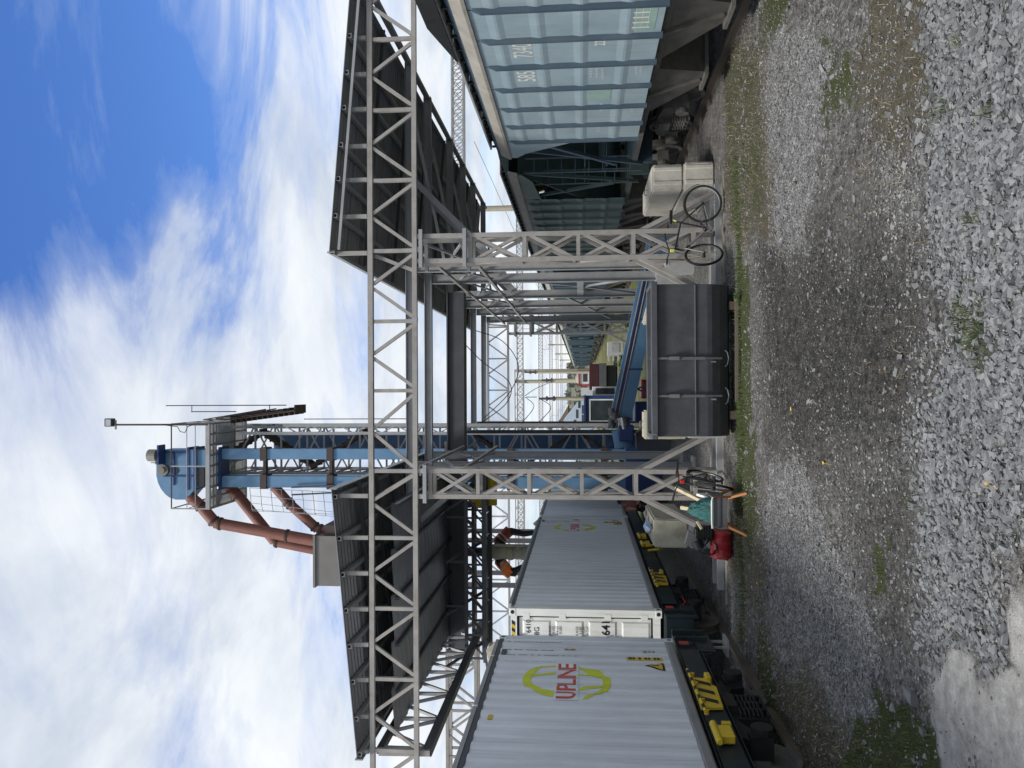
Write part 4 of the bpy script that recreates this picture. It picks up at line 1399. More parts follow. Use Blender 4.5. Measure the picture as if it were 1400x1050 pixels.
# ------------------------------------------------------------------ grain hopper wagons
def hopper(yc, wy0, wy1, ry0, ry1, uy0, uy1, bog, body, rib, label, detail, ribpitch=.945, rib_last=None, group=None, numbers=False):
    """side wall y wy0..wy1, roof ry0..ry1, underframe uy0..uy1"""
    root = empty('grain_hopper_wagon', (XR, yc, 0), label, 'hopper wagon', group)
    x0, x1 = 5.09, 2 * XR - 5.09
    zs, zw, zt = 1.46, 4.10, 4.33
    for x, s in ((x0, -1), (x1, 1)):
        if s < 0 and detail:
            # panels between the ribs, swaged with two shallow ridges each
            ys = []
            y = rib_last
            while y > wy0:
                ys.append(y)
                y -= ribpitch
            ys = [wy1] + ys + [wy0]
            for b_, a in zip(ys[:-1], ys[1:]):
                if b_ - a < .05:
                    continue
                mb = MB()
                zz_ = [zs]
                prof_ = []
                for zc_ in (1.98, 2.62, 3.22, 3.80):
                    prof_ += [(zc_ - .14, 0), (zc_ - .06, .015), (zc_ - .02, .015), (zc_ + .08, 0)]
                prof_ = [(zs, 0)] + prof_ + [(zw, 0)]
                for (za_, da), (zb_, db) in zip(prof_[:-1], prof_[1:]):
                    mb.quad((x - .002 - da, a + .01, za_), (x - .002 - db, a + .01, zb_), (x - .002 - db, b_ - .01, zb_), (x - .002 - da, b_ - .01, za_))
                mb.build('side_panel', body, root, fix=False)
            for y in ys[1:-1]:
                mb = MB()
                # angled rib, a folded channel with a sloping head
                mb.add([(x, y - .055, zs - .03), (x, y + .055, zs - .03), (x - .065, y + .03, zs - .03), (x - .065, y - .03, zs - .03),
                        (x, y - .055, zw - .06), (x, y + .055, zw - .06), (x - .065, y + .03, zw - .18), (x - .065, y - .03, zw - .18)],
                       [(0, 1, 2, 3), (7, 6, 5, 4), (0, 4, 5, 1), (1, 5, 6, 2), (2, 6, 7, 3), (3, 7, 4, 0)])
                mb.build('side_rib', rib, root)
        else:
            MB().box(min(x, x - s * .02), max(x, x - s * .02), wy0, wy1, zs, zw).build('side_wall', body, root)
            y = wy0 + .1
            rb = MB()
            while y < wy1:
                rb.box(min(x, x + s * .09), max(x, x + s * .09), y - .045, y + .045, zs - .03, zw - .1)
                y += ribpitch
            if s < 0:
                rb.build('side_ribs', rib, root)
        # upper strip over the end platforms, with a sloping gusset below it
        for (ya, yb, yw) in ((ry0, wy0, 1), (wy1, ry1, -1)):
            if yb - ya < .1:
                continue
            yn, yf = (yb, ya) if yw > 0 else (ya, yb)
            MB().prism([(yn, zw), (yf, zw), (yf, zw - .12), (yn + (yf - yn) * .75, zw - .32), (yn, zw - 1.5 if (yb - ya) < 1.5 else zw - .45)], 0, min(x, x - s * .03), max(x, x - s * .03)).build('end_gusset', body, root)
        MB().box(min(x - s * .22, x - s * .14), max(x - s * .22, x - s * .14), uy0 + .2, uy1 - .2, zs - .14, zs - .035).build('side_sill', bogiem, root)
        # sloping cream eave
        ev = MB().prism([(x + s * .03, zw), (x + s * .035, zw + .05), (x - s * .06, zt), (x - s * .12, zt), (x - s * .06, zw)], 1, ry0, ry1)
        ev.build('eave', cream, root)
    # arched roof
    n = 10
    arc = [(XR + (x1 - x0 - .2) / 2 * math.cos(math.pi * i / n), zt - .02 + .36 * math.sin(math.pi * i / n)) for i in range(n + 1)]
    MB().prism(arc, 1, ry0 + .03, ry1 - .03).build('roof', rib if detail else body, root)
    for y, d in ((wy0, 1), (wy1, -1)):
        ye = ry0 if d > 0 else ry1
        # slope sheet and end wall
        MB().add([(x0 + .05, ye + d * .1, zw), (x1 - .05, ye + d * .1, zw), (x1 - .05, y + d * 1.9, 1.5), (x0 + .05, y + d * 1.9, 1.5),
                  (x0 + .05, ye + d * .15, zw), (x1 - .05, ye + d * .15, zw), (x1 - .05, y + d * 1.95, 1.5), (x0 + .05, y + d * 1.95, 1.5)],
                 [(0, 1, 2, 3), (7, 6, 5, 4), (0, 4, 5, 1), (2, 6, 7, 3), (0, 3, 7, 4), (1, 2, 6, 5)]).build('slope_sheet', body, root)
        yu = uy0 if d > 0 else uy1
        ep = MB()
        for x in (x0 + .12, XR, x1 - .12):
            ep.bar((x, yu + d * .35, 1.2), (x, ye + d * .25, zw - .1), .08, .08, (0, 1, 0))
        ep.build('end_post', rib, root)
        MB().bar((x0 + .10, yu + d * .4, 1.8), (x0 + .10, y + d * .1, zw - .15), .10, .07, (1, 0, 0)).build('end_brace', rib, root)
        MB().bar((x1 - .10, yu + d * .4, 1.8), (x1 - .10, y + d * .1, zw - .15), .10, .07, (1, 0, 0)).build('end_brace', rib, root)
        MB().box(x0 + .2, x1 - .2, min(yu, yu + d * .14), max(yu, yu + d * .14), .95, 1.42).build('end_beam', rib, root)
        MB().box(x0 + .15, x1 - .15, min(yu + d * .15, y + d * .3), max(yu + d * .15, y + d * .3), 1.36, 1.44).build('platform', rib, root)
        MB().box(XR - .13, XR + .13, min(yu, yu - d * .38), max(yu, yu - d * .38), .9, 1.16).build('coupler', bogiem, root)
        if detail:
            MB().cyl((x0 + .75, yu + d * .7, 1.95), (x0 + 2.0, yu + d * .7, 1.95), .2, n=16).build('air_tank', rib, root, smooth=True)
            ld = MB()
            for x in (x0 + .02, x0 + .36):
                ld.cyl((x, yu + d * .1, 1.2), (x, yu + d * .1, 3.9), .018, n=6)
            for k in range(8):
                ld.cyl((x0 + .02, yu + d * .1, 1.45 + k * .32), (x0 + .36, yu + d * .1, 1.45 + k * .32), .013, n=6)
            ld.build('ladder', rib, root)
            hr = MB()
            for z_ in (2.0, 2.5):
                hr.cyl((x0 + .1, yu + d * .25, z_), (x1 - .1, yu + d * .25, z_), .02, n=6)
            hr.build('end_rail', rib, root)
    # discharge hoppers between the bogies
    ya, yb = bog[0] + 1.5, bog[1] - 1.5
    k = 4 if detail else 3
    for i in range(k):
        a = ya + (yb - ya) * i / k + .05
        b_ = ya + (yb - ya) * (i + 1) / k - .05
        c_ = (a + b_) / 2
        lo = .48
        for s in (-1, 1):
            xa, xb_ = (x0 + .12, XR - .05) if s < 0 else (XR + .05, x1 - .12)
            xm_ = (xa + xb_) / 2 + s * .15
            mb = MB()
            V_ = [(xa, a, 1.5), (xb_, a, 1.5), (xb_, b_, 1.5), (xa, b_, 1.5), (xm_ - .32, c_ - .30, lo), (xm_ + .32, c_ - .30, lo), (xm_ + .32, c_ + .30, lo), (xm_ - .32, c_ + .30, lo)]
            mb.add(V_, [(0, 1, 2, 3), (7, 6, 5, 4), (0, 4, 5, 1), (1, 5, 6, 2), (2, 6, 7, 3), (3, 7, 4, 0)])
            h = mb.build('discharge_hopper', bogiem, root)
            if detail and s < 0:
                MB().bar((xa - .02, c_ - .02, 1.48), (xm_ - .34, c_ - .02, lo + .05), .05, .09).build('hopper_rib', bogiem, h)
                MB().box(xm_ - .40, xm_ + .40, c_ - .36, c_ + .36, lo - .06, lo + .0).build('gate', bogiem, h)
    MB().box(XR - .2, XR + .2, uy0 + .15, uy1 - .15, 1.12, 1.35).build('centre_sill', bogiem, root)
    for y in bog:
        bogie(root, XR, y, .15, bogiem, detail)
    # roof walk and hatches
    rw = MB()
    for k in range(int((ry1 - ry0) / .45)):
        rw.box(x0 + .16, x0 + .2, ry0 + .2 + k * .45, ry0 + .25 + k * .45, zt, zt + .17)
    rw.build('walk_bracket', black, root, kind='stuff')
    y = ry0 + .2
    while y < ry1 - 1.5:
        MB().box(x0 + .10, x0 + .42, y, min(y + 1.7, ry1 - .1), zt + .172, zt + .205).build('running_board', steel2 if detail else black, root)
        y += 1.75
    return root, (x0, zs, zw, zt)


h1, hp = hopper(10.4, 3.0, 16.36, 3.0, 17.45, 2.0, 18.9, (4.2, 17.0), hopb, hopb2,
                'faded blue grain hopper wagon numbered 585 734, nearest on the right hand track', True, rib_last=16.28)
x0h = hp[0] - .0045
# print on the panels of the near wagon: read from the far end towards the camera
smallp = paint('worn stencil paint', (.36, .41, .43), .6, var=.1)
hl = lambda yc_, zc_: (lambda tx, ty: (x0h, yc_ - tx, zc_ + ty))


def hop_text(txt, x, y, size, bold=0.0, sx=1.0):
    p = AX(x, y, 5.09)
    text_mb(txt, size, hl(p.y, p.z), bold=bold, sx=sx).build('lettering', whitep, h1, fix=False)


def hop_box(xa, ya, xb_, yb, mat, name, off=0.0):
    p, q, ym = AX(xa, ya, 5.09), AX(xb_, yb, 5.09), (ya + yb) / 2
    pz, qz = AX(xa, ym, 5.09).z, AX(xb_, ym, 5.09).z
    zc_, zd = (pz + qz) / 2, abs(pz - qz) / 2
    MB().quad((x0h - off, p.y, zc_ - zd), (x0h - off, q.y, zc_ - zd), (x0h - off, q.y, zc_ + zd), (x0h - off, p.y, zc_ + zd)).build(name, mat, h1, fix=False)


hop_text('585', 721, 104, .42, .004, .70)
hop_text('7340', 716, 69, .42, .004, .60)
hop_text('22', 821, 58.5, .22, .003, .8)
for xa, n_, yc_ in ((806, 5, 98), (814, 5, 98), (822, 7, 99), (868, 5, 93), (874, 6, 93)):
    for k in range(n_):
        hop_box(xa, yc_ - 9 + k * 18 / n_, xa + 4, yc_ - 9 + k * 18 / n_ + 18 / n_ * .6, smallp, 'small_print')
for xa, n_, yc_ in ((737, 4, 152), (820, 3, 147), (838, 4, 149), (862, 4, 148), (737, 4, 176), (816, 3, 175), (832, 3, 175)):
    for k in range(n_):
        hop_box(xa, yc_ - 6 + k * 12 / n_, xa + 4, yc_ - 6 + k * 12 / n_ + 12 / n_ * .6, smallp, 'small_print')
gp = paint('pale green patch paint', (0.24, 0.35, 0.32), 0.55, dirt=srgb(160, 170, 160))
hop_box(802, 120, 835, 135.5, gp, 'paint_patch', .001)
hop_box(850, 4, 898, 40, gp, 'paint_patch', .001)
for k in range(4):
    hop_box(860 + k * 9, 9, 860.7 + k * 9, 37, whitep, 'stencil_grid', .003)
for k in range(5):
    hop_box(860, 9 + k * 6.8, 888, 9.6 + k * 6.8, whitep, 'stencil_grid', .0045)
# loading hatch standing open over the roof of the near wagon
hatch = MB()
hy0, hy1 = 9.2, 12.5
for (x, z_) in ((5.16, 4.52),):
    hatch.add([(x, hy0, z_), (x + .05, hy0, z_), (x - .02, hy0 + .6, z_ + .24), (x + .03, hy0 + .6, z_ + .24), (x - .02, hy1 - 1.3, z_ + .24), (x + .03, hy1 - 1.3, z_ + .24), (x, hy1, z_), (x + .05, hy1, z_)],
              [(0, 2, 4, 6), (7, 5, 3, 1), (0, 1, 3, 2), (2, 3, 5, 4), (4, 5, 7, 6), (6, 7, 1, 0)])
hatch.build('hatch_cover', black, h1)

h2, _ = hopper(25.95, 21.3, 30.6, 18.9, 33.0, 19.75, 32.2, (20.65, 31.25), hopg, paint('green rib paint', (0.042, 0.07, 0.07), .5, dirt=srgb(90, 100, 96)),
               'dark green grain hopper wagon with open ends, coupled behind the blue one', True, rib_last=30.3, group=None)
h3, _ = hopper(40.7, 36.0, 45.4, 33.7, 47.7, 34.5, 46.9, (35.4, 46.0), paint('teal green wagon paint', (0.075, 0.125, 0.125), .5, dirt=srgb(130, 140, 136)), hopb2,
               'teal hopper wagon, third in the row of grain wagons', False, group='distant grain wagons')
names = ['fourth', 'fifth', 'sixth', 'seventh', 'eighth', 'ninth', 'tenth', 'eleventh']
for k in range(8):
    c_ = copy_tree(h3)
    c_.location.y = 40.7 + 14.75 * (k + 1)
    c_['label'] = 'teal hopper wagon far down the track, %s in the row of grain wagons' % names[k]

# ------------------------------------------------------------------ bucket elevator
YE = 27.0
def E(zx, zy, Y=YE):
    return A(140 + zx / 3.5, 520 + zy / 3.5, Y)


def xz(pts, Y=YE):
    return [(E(*p, Y).x, E(*p, Y).z) for p in pts]


el = empty('bucket_elevator', (-2.6, 27.2, 0), 'tall blue twin trunk bucket elevator with a round topped head and grey motor', 'elevator')


def xprism(poly, y0, y1):
    mb = MB()
    mb.V = [(p[0], y, p[1]) for y in (y0, y1) for p in poly]
    k = len(poly)
    mb.F = [(i, (i + 1) % k, k + (i + 1) % k, k + i) for i in range(k)] + [tuple(range(k - 1, -1, -1)), tuple(range(k, 2 * k))]
    mb.M = [0] * len(mb.F)
    return mb


xa0, xa1 = E(900, 378).x, E(900, 329).x
xb0, xb1 = E(900, 513).x, E(900, 459).x
for (p, q) in ((xa0, xa1), (xb0, xb1)):
    MB().box(p, q, YE, YE + .42, 0.05, E(565, 350).z).build('trunk', blue, el)
for zx in (770, 1088, 1500, 1950, 2400):
    z_ = E(zx, 400).z
    MB().box(xb0 - .05, xb1 + .05, YE - .06, YE + .48, z_ - .12, z_ + .10).build('joint_flange', brown, el)
    MB().box(xa0 - .05, xa1 + .05, YE - .06, YE + .48, z_ - .12, z_ + .10).build('joint_flange', brown, el)
    MB().box(xb1 + .05, xa0 - .05, YE + .1, YE + .3, z_ - .05, z_ + .05).build('cross_piece', brown, el)
hood = [(455, 330), (300, 330), (268, 335), (262, 400), (262, 455), (270, 490), (285, 520), (305, 545), (325, 560), (355, 570), (408, 570), (455, 512)]
MB_ = xprism(xz(hood), YE - .08, YE + .62)
MB_.build('head_casing', blue, el, bevel=.02)
MB().box(*sorted((E(500, 508).x, E(500, 335).x)), YE - .02, YE + .5, E(568, 400).z, E(452, 400).z).build('neck_casing', blue, el)
for zx in (418, 447, 566):
    z_ = E(zx, 400).z
    MB().box(E(zx, 520).x - .02, E(zx, 322).x + .02, YE - .11, YE + .62, z_ - .035, z_ + .035).build('casing_flange', blued, el)
for zy0, zy1, zx0, zx1 in ((340, 345, 300, 410), (340, 500, 345, 353), (455, 460, 300, 450)):
    p, q = E(zx0, zy0), E(zx1, zy1)
    MB().box(min(p.x, q.x), max(p.x, q.x), YE - .125, YE - .08, min(p.z, q.z), max(p.z, q.z)).build('stiffener', blued, el)
c_ = E(300, 428)
MB().cyl((c_.x, YE - .18, c_.z), (c_.x, YE - .08, c_.z), .20, n=22).cyl((c_.x, YE - .24, c_.z), (c_.x, YE - .18, c_.z), .10, n=16).build('shaft_bearing', galv, el)
c_ = E(352, 432)
MB().cyl((c_.x, YE - .105, c_.z), (c_.x, YE - .081, c_.z), .135, n=22).build('inspection_port', blackp, el)
c_ = E(476, 455)
MB().box(c_.x - .38, c_.x + .26, YE - .06, YE - .025, c_.z - .12, c_.z + .12).build('inspection_opening_plate', blackp, el)  # black plate stands for the shaded inside of the opening
p0, p1 = E(236, 390), E(300, 333)
mo = MB().cyl(((p0.x + p1.x) / 2 + .05, YE - .42, p0.z - .12), ((p0.x + p1.x) / 2 + .05, YE - .42, p1.z + .05), .21, n=16)
mo.box(p0.x - .05, p1.x + .05, YE - .50, YE - .10, p1.z + .02, p0.z - .38)
mo.build('motor', paint('old motor grey', (.21, .215, .19), .5, dirt=srgb(90, 88, 80)), el, bevel=.02)
for k in range(5):
    MB().box(p0.x + .0 + k * .1, p0.x + .03 + k * .1, YE - .52, YE - .505, p1.z + .06, p0.z - .26).build('cooling_fin', galv, el)
MB().box(p0.x - .05, p1.x + .2, YE - .55, YE - .09, p1.z - .06, p1.z + .0).build('motor_base', blued, el)
# boot at the foot
MB().box(xb0 - .12, xa1 + .12, YE - .15, YE + .6, 0.0, 1.2).build('boot_casing', blued, el, bevel=.02)

# second trunk behind the tower, its shade put into a darker blue
MB().box(E(1000, 333, 30).x, E(1000, 262, 30).x, 30.0, 30.5, 0, E(820, 300, 30).z).build('elevator_trunk', paint('shaded blue trunk paint', (0.03, 0.075, 0.16), .45, dirt=srgb(70, 82, 96)), label='blue trunk darkened for shade, rising behind the blue twin trunk elevator', cat='elevator trunk')

# ---- lattice tower with stairs
steelm = paint('tower steel', (0.13, 0.135, 0.14), .55, dirt=srgb(84, 70, 60))
lt = empty('lattice_tower', (-1.9, 28.7, 0), 'dark grey lattice tower with platform and railings beside the blue elevator', 'lattice tower')
tx1, tx0 = E(700, 222, 28).x, E(700, 440, 28).x
ty0, ty1 = 27.75, 29.6
ztop = E(470, 300).z
for x in (tx0, tx1):
    for y in (ty0, ty1):
        MB().bar((x, y, 0), (x, y, ztop - .5), .10, .10, (0, 1, 0)).build('tower_post', steel2, lt)
z_ = 0.9
k = 0
while z_ < ztop - 1.2:
    zn = z_ + 0.95
    for y in (ty0, ty1):
        MB().bar((tx0, y, z_), (tx1, y, z_), .06).bar((tx0, y + .01, z_ + .05) if k % 2 else (tx1, y + .01, z_ + .05), (tx1, y + .01, zn) if k % 2 else (tx0, y + .01, zn), .05).build('tower_lacing', steel2, lt)
    for x in (tx0, tx1):
        MB().bar((x, ty0, z_), (x, ty1, z_), .06).bar((x, ty0 if k % 2 else ty1, z_ + .05), (x, ty1 if k % 2 else ty0, zn), .05).bar((x, ty0 if k % 2 == 0 else ty1, z_ + .05), (x, ty1 if k % 2 == 0 else ty0, zn), .05).build('tower_lacing', steelm, lt)
    # a flight of stairs inside each storey
    if k % 2 == 0:
        s0, s1 = (tx0 + .2, tx1 - .2) if k % 4 == 0 else (tx1 - .2, tx0 + .2)
        MB().bar((s0, ty0 + .4, z_), (s1, ty0 + .4, zn + .95), .03, .09).bar((s0, ty0 + 1.1, z_), (s1, ty0 + 1.1, zn + .95), .03, .09).build('stair_stringer', brown, lt)
        st = MB()
        for j in range(10):
            st.box(s0 + (s1 - s0) * j / 10 - .11, s0 + (s1 - s0) * j / 10 + .11, ty0 + .4, ty0 + 1.1, z_ + 1.9 * j / 10, z_ + 1.9 * j / 10 + .025)
        st.build('stair_treads', brown, lt)
    z_ = zn
    k += 1
# outer posts right of the trunk, and the slim post
for zy in (215, 253):
    p = E(900, zy, 27.3)
    MB().bar((p.x, 27.3, 0), (p.x, 27.3, E(640 if zy > 220 else 850, 215).z), .10, .10, (0, 1, 0)).build('tower_post', steel2, lt)
p, q = E(900, 215, 27.3), E(900, 253, 27.3)
z_ = 1.0
while z_ < E(900, 215).z:
    MB().bar((p.x, 27.3, z_), (q.x, 27.3, z_ + .5), .04).bar((q.x, 27.3, z_ + .5), (p.x, 27.3, z_ + 1.0), .04).build('tower_lacing', steel2, lt)
    z_ += 1.0
# platform under the head
zp = E(505, 300, 26.4).z
xl_, xr_ = E(510, 615, 26.4).x, E(510, 208, 26.4).x
for y in (26.4, 27.0 - .12, 28.4, 29.4):
    MB().bar((xl_, y, zp), (xr_, y, zp), .08, .14).build('platform_beam', steel2, lt)
for k in range(9):
    x = xl_ + (xr_ - xl_) * k / 8
    MB().bar((x, 26.4, zp - .01), (x, 29.4, zp - .01), .06, .09).build('platform_joist', steel2, lt)
gt = MB()
k = 0
y = 26.45
while y < 29.4:
    if not (26.85 < y < 27.7):
        gt.box(xl_, xr_, y, y + .012, zp + .07, zp + .10)
    else:
        gt.box(xl_, xb0 - .1, y, y + .012, zp + .07, zp + .10).box(xa1 + .1, xr_, y, y + .012, zp + .07, zp + .10)
    y += .05
gt.build('platform_grating', steel2, lt)
zr_ = E(330, 300, 26.4).z
for zh in (zp + .45, zp + .75, zr_):
    w_ = .05 if zh == zr_ else .03
    MB().path([(xr_, 29.4, zh), (xr_, 26.4, zh), (xl_, 26.4, zh), (xl_, 29.4, zh)], w_ / 2, 6).build('handrail', brown if zh == zr_ else steel2, lt)
for f_ in (0, .5, 1):
    x = xl_ + (xr_ - xl_) * f_
    MB().bar((x, 26.4, zp), (x, 26.4, zr_), .04, .04, (0, 1, 0)).build('rail_post', steel2, lt)
for y in (27.4, 28.4, 29.4):
    for x in (xl_, xr_):
        MB().bar((x, y, zp), (x, y, zr_), .04, .04, (0, 1, 0)).build('rail_post', steel2, lt)
# brown flight descending on the right, seen from below
f0, f1 = A(322, 573, 27.4), A(408, 561, 27.4)
fl = MB()
n = 13
for j in range(n):
    t_ = j / (n - 1)
    c_ = f0.lerp(f1, t_)
    fl.box(c_.x - .13, c_.x + .13, 27.0, 27.9, c_.z - .015, c_.z + .015)
fl.build('stair_treads', brown, lt)
for y in (26.97, 27.92):
    MB().bar((f0.x, y, f0.z - .05), (f1.x, y, f1.z - .05), .04, .22).build('stair_stringer', brown, lt)
    MB().bar((f0.x, y, f0.z + .95), (f1.x + .05, y, f1.z + 1.0), .04).build('handrail', brown, lt)
    MB().bar((f0.x, y, f0.z + .30), (f1.x, y, f1.z + .30), .015, .42).build('mesh_panel', brown, lt)
    for j in range(5):
        c_ = f0.lerp(f1, j / 4)
        MB().bar((c_.x, y, c_.z), (c_.x, y, c_.z + .97), .035, .035, (0, 1, 0)).build('rail_post', brown, lt)
MB().box(f1.x - .1, f1.x + .2, 26.9, 28.0, f1.z - .06, f1.z - .03).build('landing', brown, lt)
# thin conductor poles
for zy, za_, zb_ in ((121, 305, 880), (150, 425, 640)):
    p, q = E(za_, zy, 27.2), E(zb_, zy, 27.2)
    MB().cyl((p.x, 27.2, p.z), (p.x, 27.2, q.z), .018, n=6).build('rod', brown, lt)
p, q = E(640, 186, 27.2), E(1500, 186, 27.2)
MB().cyl((p.x, 27.2, E(955, 186).z), (p.x, 27.2, q.z), .016, n=6).build('rod', brown, lt)
for zx in (428, 800):
    p, q = E(zx, 121, 27.2), E(zx, 152, 27.2)
    MB().cyl(p, q, .014, n=6).build('rod', brown, lt)
# lamp pole on the railing
lp = empty('lamp_pole', (E(215, 212, 26.4).x, 26.4, zp), 'floodlight on a thin pole rising from the top platform railing', 'lamp')
xx = E(215, 212, 26.4).x
MB().cyl((xx, 26.36, zp), (xx, 26.36, E(55, 216, 26.4).z), .032, n=8).build('pole', brown, lp)
zl = E(40, 212, 26.4).z
MB().box(xx - .06, xx + .22, 26.2, 26.45, zl - .15, zl + .12).build('lamp_head', steeld, lp, bevel=.02)
MB().box(xx - .03, xx + .19, 26.19, 26.2, zl - .12, zl + .06).build('lamp_glass', chrome, lp)
MB().box(xx - .16, xx + .16, 26.33, 26.39, zl - .22, zl - .18).build('cross_bar', steel2, lp)
MB().path([(xx, 26.33, E(330, 200).z), E(360, 222, 26.3), E(372, 245, 26.3), E(395, 250, 26.3), E(408, 222, 26.3), E(430, 214, 26.3)], .014, 6).build('lamp_cable', rubber, lp)


# ---- downpipes and the grey box
def pipe(name_, pts, r, flanges, parent):
    P = [E(*p, Y_) for p, Y_ in pts]
    o = MB()
    for a, b_ in zip(P[:-1], P[1:]):
        o.cyl(a, b_, r, n=18)
    for p in P[1:-1]:
        # round the mitre
        o.path([p + Vector((0, 0, .001)), p - Vector((0, 0, .001))], r * 1.0, 18)
    oo = o.build(name_, pipem, parent, smooth=True)
    for (i, f_) in flanges:
        a, b_ = P[i], P[i + 1]
        d = (b_ - a).normalized()
        c_ = a.lerp(b_, f_)
        MB().cyl(c_ - d * .035, c_ + d * .035, r * 1.18, n=18).build('flange', brown, oo, smooth=True)
    return oo


PG = 'red oxide chutes feeding the grey box'
dp = pipe('chute', [((418, 555), 27.1), ((470, 600), 27.1), ((540, 682), 27.1), ((1032, 770), 27.1), ((1200, 800), 27.1)], .195, [(1, .05), (1, .9), (2, .05), (2, .7)], None)
tag(dp, 'longest red oxide chute, bending down from the elevator head to the grey box', 'chute', PG)
dp = pipe('chute', [((600, 505), 27.9), ((640, 540), 27.9), ((825, 770), 27.9), ((1032, 812), 27.9), ((1150, 830), 27.9)], .19, [(2, .05)], None)
tag(dp, 'middle red oxide chute with a sharp elbow, running behind the longest one', 'chute', PG)
dp = pipe('chute', [((820, 505), 27.4), ((900, 595), 27.4), ((1030, 712), 27.4), ((1062, 716), 27.4), ((1110, 722), 27.4)], .17, [(0, .85), (1, .0), (1, .9), (2, .5)], None)
tag(dp, 'shortest red oxide chute, lowest on the elevator trunk', 'chute', PG)
b0, b1 = E(1031, 970), E(1031, 735)
gb = empty('surge_bin', ((b0.x + b1.x) / 2, 27.6, 8.0), 'galvanised box bin above the container canopy, fed by red chutes', 'bin')
zb_ = b0.z
MB().box(b0.x, b1.x, 26.6, 28.6, zb_ - 1.5, zb_).build('bin_body', galv, gb)
MB().box(b0.x - .05, b1.x + .03, 26.55, 28.65, zb_ - .06, zb_ + .02).build('bin_lid', galv, gb)
MB().prism([(b0.x, zb_ - 1.5), (b1.x, zb_ - 1.5), (b1.x - .9, zb_ - 3.2), (b0.x + .9, zb_ - 3.2)], 1, 26.6, 28.6)
hb = xprism([(b0.x, zb_ - 1.505), (b1.x, zb_ - 1.505), (b1.x - .9, zb_ - 3.0), (b0.x + .9, zb_ - 3.0)], 26.7, 28.5)
hb.build('bin_cone', galv, gb)
for x in (b0.x + .1, b1.x - .1):
    for y in (26.7, 28.5):
        MB().bar((x, y, 0), (x, y, zb_ - 1.5), .14, .14, (0, 1, 0)).build('bin_leg', steeld, gb)
MB().box(b1.x - .01, b1.x + .35, 26.7, 27.9, zb_ - 1.1, zb_ - .32).build('side_hatch', brown, gb)
# wire safety cage bulging left of the trunks
wc = MB()
hoops = []
for k in range(9):
    zx = 705 + k * 50
    pts = [E(zx, 515 + k * 2.5), E(zx + 18, 548 + k * 4), E(zx + 26, 580 + k * 5.5), E(zx + 22, 612 + k * 4.5), E(zx + 8, 628 + k * 2)]
    for i, p in enumerate(pts):
        p.y = (27.0, 26.75, 26.65, 26.8, 27.15)[i]
    hoops.append(pts)
    wc.path(pts, .012, 4)
for i in range(5):
    wc.path([h[i] for h in hoops], .010, 4)
wc.build('wire_cage', steel2, label='thin wire cage bulging beside the blue elevator trunks', cat='cage')
lad = MB()
for zy in (513, 548):
    lad.path([E(905, zy - 0, 26.9), E(1110, zy - 10, 26.9)], .03, 5)
lad.build('cage_rail', steeld, label='dark sloping rail behind the wire cage of the elevator', cat='rail')

# ------------------------------------------------------------------ inclined conveyor
cv = empty('inclined_conveyor', (2.0, 24.4, 0), 'long blue inclined screw conveyor rising left behind the dark skip', 'conveyor')
YV = 24.1
u1, u2, l1, l2 = A(900.5, 315, YV), A(843.5, 586, YV), A(917.5, 315, YV), A(860.5, 586, YV)
mb = MB()
mb.add([u1, u2, l2, l1] + [v + Vector((0, .5, 0)) for v in (u1, u2, l2, l1)], [(0, 1, 2, 3), (7, 6, 5, 4), (0, 4, 5, 1), (1, 5, 6, 2), (2, 6, 7, 3), (3, 7, 4, 0)])
mb.build('trough', blue, cv)
d_ = (u2 - u1)
nrm = Vector((0, 0, 1))
for s, h, dep, mt_, nm in ((.005, .15, .04, blued, 'cover'), (.165, .10, .12, blue, 'cover_ridge')):
    o_ = nrm * s
    q = [u1 + o_, u2 + o_, u2 + o_ + nrm * h, u1 + o_ + nrm * h]
    q = [v + Vector((0, dep, 0)) for v in q]
    mb = MB()
    mb.add([*q] + [v + Vector((0, .35, 0)) for v in q], [(0, 1, 2, 3), (7, 6, 5, 4), (0, 4, 5, 1), (1, 5, 6, 2), (2, 6, 7, 3), (3, 7, 4, 0)])
    mb.build(nm, mt_, cv)
for s in (.03, .155):
    MB().cyl(u1 + nrm * s + Vector((0, -.01, 0)), u2 + nrm * s + Vector((0, -.01, 0)), .02, n=8).build('conduit', steel, cv)
for f_ in (.2, .45, .7, .95):
    a, b_ = u1.lerp(u2, f_), l1.lerp(l2, f_)
    MB().bar(a + Vector((0, -.012, .02)), b_ + Vector((0, -.012, -.03)), .05, .02, (0, 1, 0)).build('trough_flange', blued, cv)
for f_ in (.35, .8):
    b_ = l1.lerp(l2, f_)
    if b_.z > .2:
        MB().bar(b_ + Vector((0, .1, 0)), (b_.x - .5, b_.y + .1, 0), .05).bar(b_ + Vector((0, .1, 0)), (b_.x + .5, b_.y + .1, 0), .05).build('trestle', steeld, cv)
e_ = u2.lerp(l2, .5)
MB().cyl(e_ + Vector((-.02, .2, .04)), e_ + Vector((-.55, .2, -.05)), .30, n=18).build('drive_end', blue, cv)
c_ = A(855, 590, 23.9)
MB().box(c_.x - .28, c_.x + .2, 23.7, 24.05, c_.z - .24, c_.z + .2).build('gearbox', blued, cv, bevel=.03)
c_ = A(851, 579, 23.8)
MB().cyl((c_.x + .18, 23.85, c_.z + .02), (c_.x - .16, 23.85, c_.z - .04), .16, n=16).build('motor', chrome, cv, smooth=True)
for (x, y, r) in ((840, 569, .11), (836, 563, .10), (843, 573, .08), (835, 577, .08)):
    c_ = A(x, y, 23.9)
    MB().cyl((c_.x - .1, 23.9, c_.z), (c_.x + .1, 23.9, c_.z), r, n=12).build('drive_motor', galv, cv, smooth=True)
c0, c1 = A(905, 605, 24.4), A(870, 600, 24.4)
